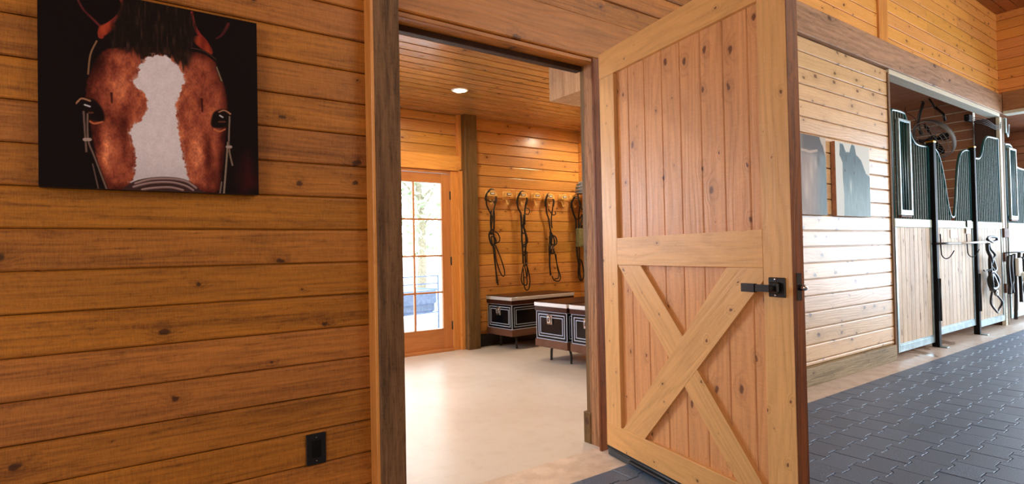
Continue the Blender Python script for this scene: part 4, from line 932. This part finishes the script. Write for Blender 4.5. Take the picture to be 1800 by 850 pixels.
# things on the stall door
o = root('stall_sign', 'small black plaque with a white mark on the stall door rail', 'sign', (8.83, SY-.024, 1.375))
m = MB(); m.box(0, .16, -.016, -.002, 0, .085, .003); m.obj('plaque', M['black'], o)
m = MB(); m.prism([(.055, .030), (.115, .044), (.055, .058)], -.018, -.0155, 'yxz'); m.obj('mark', M['paper'], o)
o = root('card', 'white card below the black plaque on the stall door', 'card', (8.82, SY-.024, 1.315)); m = MB(); m.box(0, .16, -.006, -.001, -.02, .045, .001); m.obj('paper', M['paper'], o)
o = root('card', 'white card fixed at the middle of the stall door', 'card', (8.30, SY-.024, 1.24)); m = MB(); m.box(0, .24, .004, .012, 0, .10, .003); m.obj('paper', M['paper'], o)
def whook(x, label):
    o = root('wire_hook', label, 'hook', (x, SY-.024, 0), group='bent wire hooks on the stall door')
    m = MB(); m.tube(crom([(0, 0, 1.29), (0, -.005, 1.10), (.01, -.01, 1.035), (.06, -.03, 1.00), (.13, -.05, 1.02), (.20, -.07, 1.09)], 6), .006, 6); m.obj('wire', M['blackm'], o)
whook(7.95, 'bent wire hook at the left of the stall door'); whook(8.84, 'bent wire hook at the right of the stall door')
o = root('blanket_bar', 'black and white blanket bar across the stall door', 'bar', (0, 2.42, 1.178))
m = MB(); m.tube([(7.66, 0, 0), (8.42, 0, 0)], .012, 10); m.obj('black_half', M['black'], o)
m = MB(); m.tube([(8.42, 0, 0), (9.34, 0, .004)], .013, 10); m.obj('white_half', M['white_rod'], o)['label'] = 'white taped half'
for x in (7.69, 9.30):
    m = MB(); m.tube([(x, 0, 0), (x, .07, 0)], .008, 6); m.obj('bracket', M['blackm'], o)
# halter
ho = root('halter', 'black halter and coiled lead hanging from the end of the blanket bar', 'halter', (9.36, 2.40, 1.178))
def st2(name, L, mat, par, s, x0, y0):
    m = MB()
    for st in L:
        P = [((p[0]-x0)*s, (p[2] if len(p) > 2 else .015*math.sin(k*2.1)), -(p[1]-y0)*s*.62) for k, p in enumerate(st[1])]
        m.tube(crom(P, 5, len(st) > 2), st[0], 6, closed=len(st) > 2)
    return m.obj(name, mat, par)
S = .0029
st2('noseband', [(.016, [(630, 160), (680, 140), (740, 145), (760, 165), (720, 178), (660, 170)], True)], M['leatherb'], ho, S, 635, 180)
st2('straps', [(.021, [(628, 190), (650, 240), (660, 300), (670, 340)]), (.014, [(650, 190), (690, 230), (715, 275), (690, 300)]), (.021, [(660, 290), (715, 310), (715, 380), (665, 390)], True), (.010, [(570, 378), (610, 385), (640, 375), (630, 395)]), (.014, [(690, 300), (715, 340), (700, 390), (670, 350)])], M['leatherb'], ho, S, 635, 180)
st2('coiled_lead', [(.026, [(660, 400), (720, 405), (745, 460), (735, 510), (690, 530), (655, 480)], True), (.028, [(670, 420), (710, 430), (720, 500), (680, 520), (660, 460)], True), (.016, [(690, 400), (700, 470), (705, 560), (735, 550), (750, 470)]), (.013, [(672, 540), (668, 620), (700, 680), (750, 700), (790, 675), (795, 630), (770, 590), (735, 560)])], M['black'], ho, S, 635, 180)
m = MB(); m.tube([(.15+.03*math.cos(2*PI*k/14), -.04, -.66+.03*math.sin(2*PI*k/14)) for k in range(14)], .010, 6, closed=True); m.obj('ring', M['steel'], ho)
# black straps and the wooden handle in front of the far panel
bo = root('strap_bundle', 'bundle of black straps and ropes hanging past the timber post', 'tack', (10.02, 2.36, 0))
rd = random.Random(11)
for k in range(7):
    x = .02+.16*k; y = rd.uniform(-.03, .03); zt_ = 1.02-.03*abs(k-3)*.4; zb_ = rd.uniform(.30, .60) if k != 2 else .10
    m = MB(); m.tube(crom([(x, y, zt_), (x-.03, y, zt_-.15), (x+.01, y, zt_-.35), (x-.02+rd.uniform(-.03, .06), y, (zt_-.3+zb_)/2), (x+rd.uniform(-.04, .05), y, zb_)], 6), .022 if k < 4 else .016, 7)
    if k > 3: m.tube(crom([(x-.06, y+.01, zt_-.05), (x+.10, y, .75), (x+.20, y, .55), (x+.16, y, .36), (x+.04, y, .30), (x+.0, y, .5), (x-.04, y, .8)], 6), .014, 6)
    m.obj('strap', M['leatherb'], bo)
m = MB(); m.tube(crom([(1.06, .06, 1.0), (1.10, 0, 1.08), (1.22, -.02, 1.13), (1.34, -.02, 1.08)], 6), .008, 6); m.tube([(-.06, .01, 1.03), (1.10, .01, 1.03)], .009, 6); m.obj('hook_rail', M['blackm'], bo)
m = MB(); m.box(.25, .42, -.06, -.02, .70, .95, .01); m.obj('white_label', M['paper'], bo)['label'] = 'white strap pad'
so = root('wooden_handle', 'brown wooden handle standing on the floor by the hanging straps', 'handle', (10.40, 2.26, 0))
m = MB(); m.box(-.035, .035, -.018, .018, 0, .62, .006); m.obj('shaft', M['brownstick'], so)
m = MB(); m.box(-.04, .10, -.03, .03, .62, .76, .01); m.obj('white_head', M['paper'], so)['label'] = 'white top piece'

# ------------------------------------------------------------------ outside the glass door
m = MB(); m.box(-8, 22, 6.22, 40, -.08, -.02)
struct(m, 'ground', M['gravel'], 'bright pale ground outside the glass door', 'ground')
o = root('patio_bench', 'blue cushioned metal bench outside the glass door', 'bench', (3.35, 7.95, -.02), math.radians(12))
m = MB(); m.box(.04, 1.06, .02, .55, .26, .44, .04, seg=2); m.obj('seat_cushion', M['cushion'], o)
m = MB(); m.box(.04, 1.06, -.02, .10, .40, .62, .03, seg=2); m.obj('back_cushion', M['cushion'], o)
for x in (0, 1.10):
    for y in (0, .58):
        m = MB(); m.tube([(x, y, 0), (x, y, .84 if y == 0 else .62)], .014, 8); m.obj('leg', M['cushion'], o)
m = MB()
for z in (.72, .84, .26): m.tube([(0, 0, z), (1.10, 0, z)], .010, 6)
for x in (0, 1.1): m.tube([(x, 0, .62), (x, .58, .62)], .012, 6)
m.obj('frame', M['cushion'], o)
def tree(x, y, h, label, seed):
    o = root('tree', label, 'tree', (x, y, -.02), group='trees outside the glass door')
    rd = random.Random(seed)
    m = MB(); m.tube([(0, 0, 0), (.05, 0, h*.3), (-.05, .05, h*.6), (0, 0, h*.85)], [.16, .13, .09, .03], 8)
    for k in range(6):
        a = rd.uniform(0, 6.28); z = h*rd.uniform(.3, .7); m.tube([(0, 0, z), (math.cos(a)*h*.14, math.sin(a)*h*.14, z+h*.12)], [.05, .02], 6)
    m.obj('trunk', M['bark'], o)
    m = MB(); vs = []; fs = []
    for k in range(1500):
        a = rd.uniform(0, 6.28); t = rd.random(); rr = h*.26*math.sqrt(rd.random())*(1.15-t*.9); z = h*(.18+.85*t)
        c = Vector((rr*math.cos(a), rr*math.sin(a), z)); d1 = Vector((rd.gauss(0, 1), rd.gauss(0, 1), rd.gauss(0, 1))).normalized()*.13; d2 = d1.orthogonal().normalized()*.08
        i = len(vs); vs += [c-d1, c+d2, c+d1, c-d2]; fs.append([i, i+1, i+2, i+3])
    m.add(vs, fs); m.obj('foliage', M['leaf'], o)
for i, (x, y, h) in enumerate([(4.6, 15, 5.6), (8.6, 17, 6.2), (12.6, 18, 7.0), (6.9, 24, 8)]):
    tree(x, y, h, ['pale green tree outside, seen at the left of the glass door panes', 'pale green tree outside, seen through the middle of the door panes', 'pale green tree outside to the right of the others', 'taller pale green tree standing behind the others'][i], i)

# ------------------------------------------------------------------ light
w = bpy.data.worlds.new('sky'); sc.world = w; w.use_nodes = True; nt = w.node_tree; nt.nodes.clear()
wo = nt.nodes.new('ShaderNodeOutputWorld'); bgn = nt.nodes.new('ShaderNodeBackground'); gtc = nt.nodes.new('ShaderNodeTexCoord'); sx = nt.nodes.new('ShaderNodeSeparateXYZ'); mr = nt.nodes.new('ShaderNodeMapRange')
nt.links.new(gtc.outputs['Generated'], sx.inputs[0]); nt.links.new(sx.outputs[2], mr.inputs[0]); mr.inputs[1].default_value = -.1; mr.inputs[2].default_value = .8
mxn = nt.nodes.new('ShaderNodeMix'); mxn.data_type = 'RGBA'; nt.links.new(mr.outputs[0], mxn.inputs[0]); mxn.inputs[6].default_value = (1.0, 1.0, 1.0, 1); mxn.inputs[7].default_value = (.72, .84, 1.0, 1)
nt.links.new(mxn.outputs[2], bgn.inputs[0]); bgn.inputs[1].default_value = WORLD; nt.links.new(bgn.outputs[0], wo.inputs[0])
def area(name, loc, tgt, sx_, sy_, e, col):
    L = bpy.data.lights.new(name, 'AREA'); L.shape = 'RECTANGLE'; L.size = sx_; L.size_y = sy_; L.energy = e; L.color = col
    o = bpy.data.objects.new(name, L); COL.objects.link(o); o.location = loc
    o.rotation_euler = (Vector(tgt)-Vector(loc)).to_track_quat('-Z', 'Y').to_euler(); return o
LIGHTS()

# ------------------------------------------------------------------ camera
Fpx = 1005.22; yaw, pitch, roll = .62607146, .01506766, -.02041829
cy_, sy_ = math.cos(yaw), math.sin(yaw)
R0 = Vector((cy_, -sy_, 0)); F0 = Vector((sy_, cy_, 0)); U0 = Vector((0, 0, 1))
F2 = F0*math.cos(pitch)+U0*math.sin(pitch); U2 = -F0*math.sin(pitch)+U0*math.cos(pitch)
R3 = R0*math.cos(roll)+U2*math.sin(roll); U3 = -R0*math.sin(roll)+U2*math.cos(roll)
cam = bpy.data.cameras.new('camera'); cam.sensor_width = 36; cam.lens = 36*Fpx/1800; cam.clip_start = .05; cam.clip_end = 200
co = bpy.data.objects.new('camera', cam); COL.objects.link(co)
co.matrix_world = Matrix(((R3.x, U3.x, -F2.x, 0), (R3.y, U3.y, -F2.y, 0), (R3.z, U3.z, -F2.z, 1.197), (0, 0, 0, 1)))
sc.camera = co
sc.view_settings.view_transform = 'Standard'; sc.view_settings.look = 'None'; sc.view_settings.gamma = 1; sc.view_settings.use_curve_mapping = False
sc.view_settings.exposure = EXPO
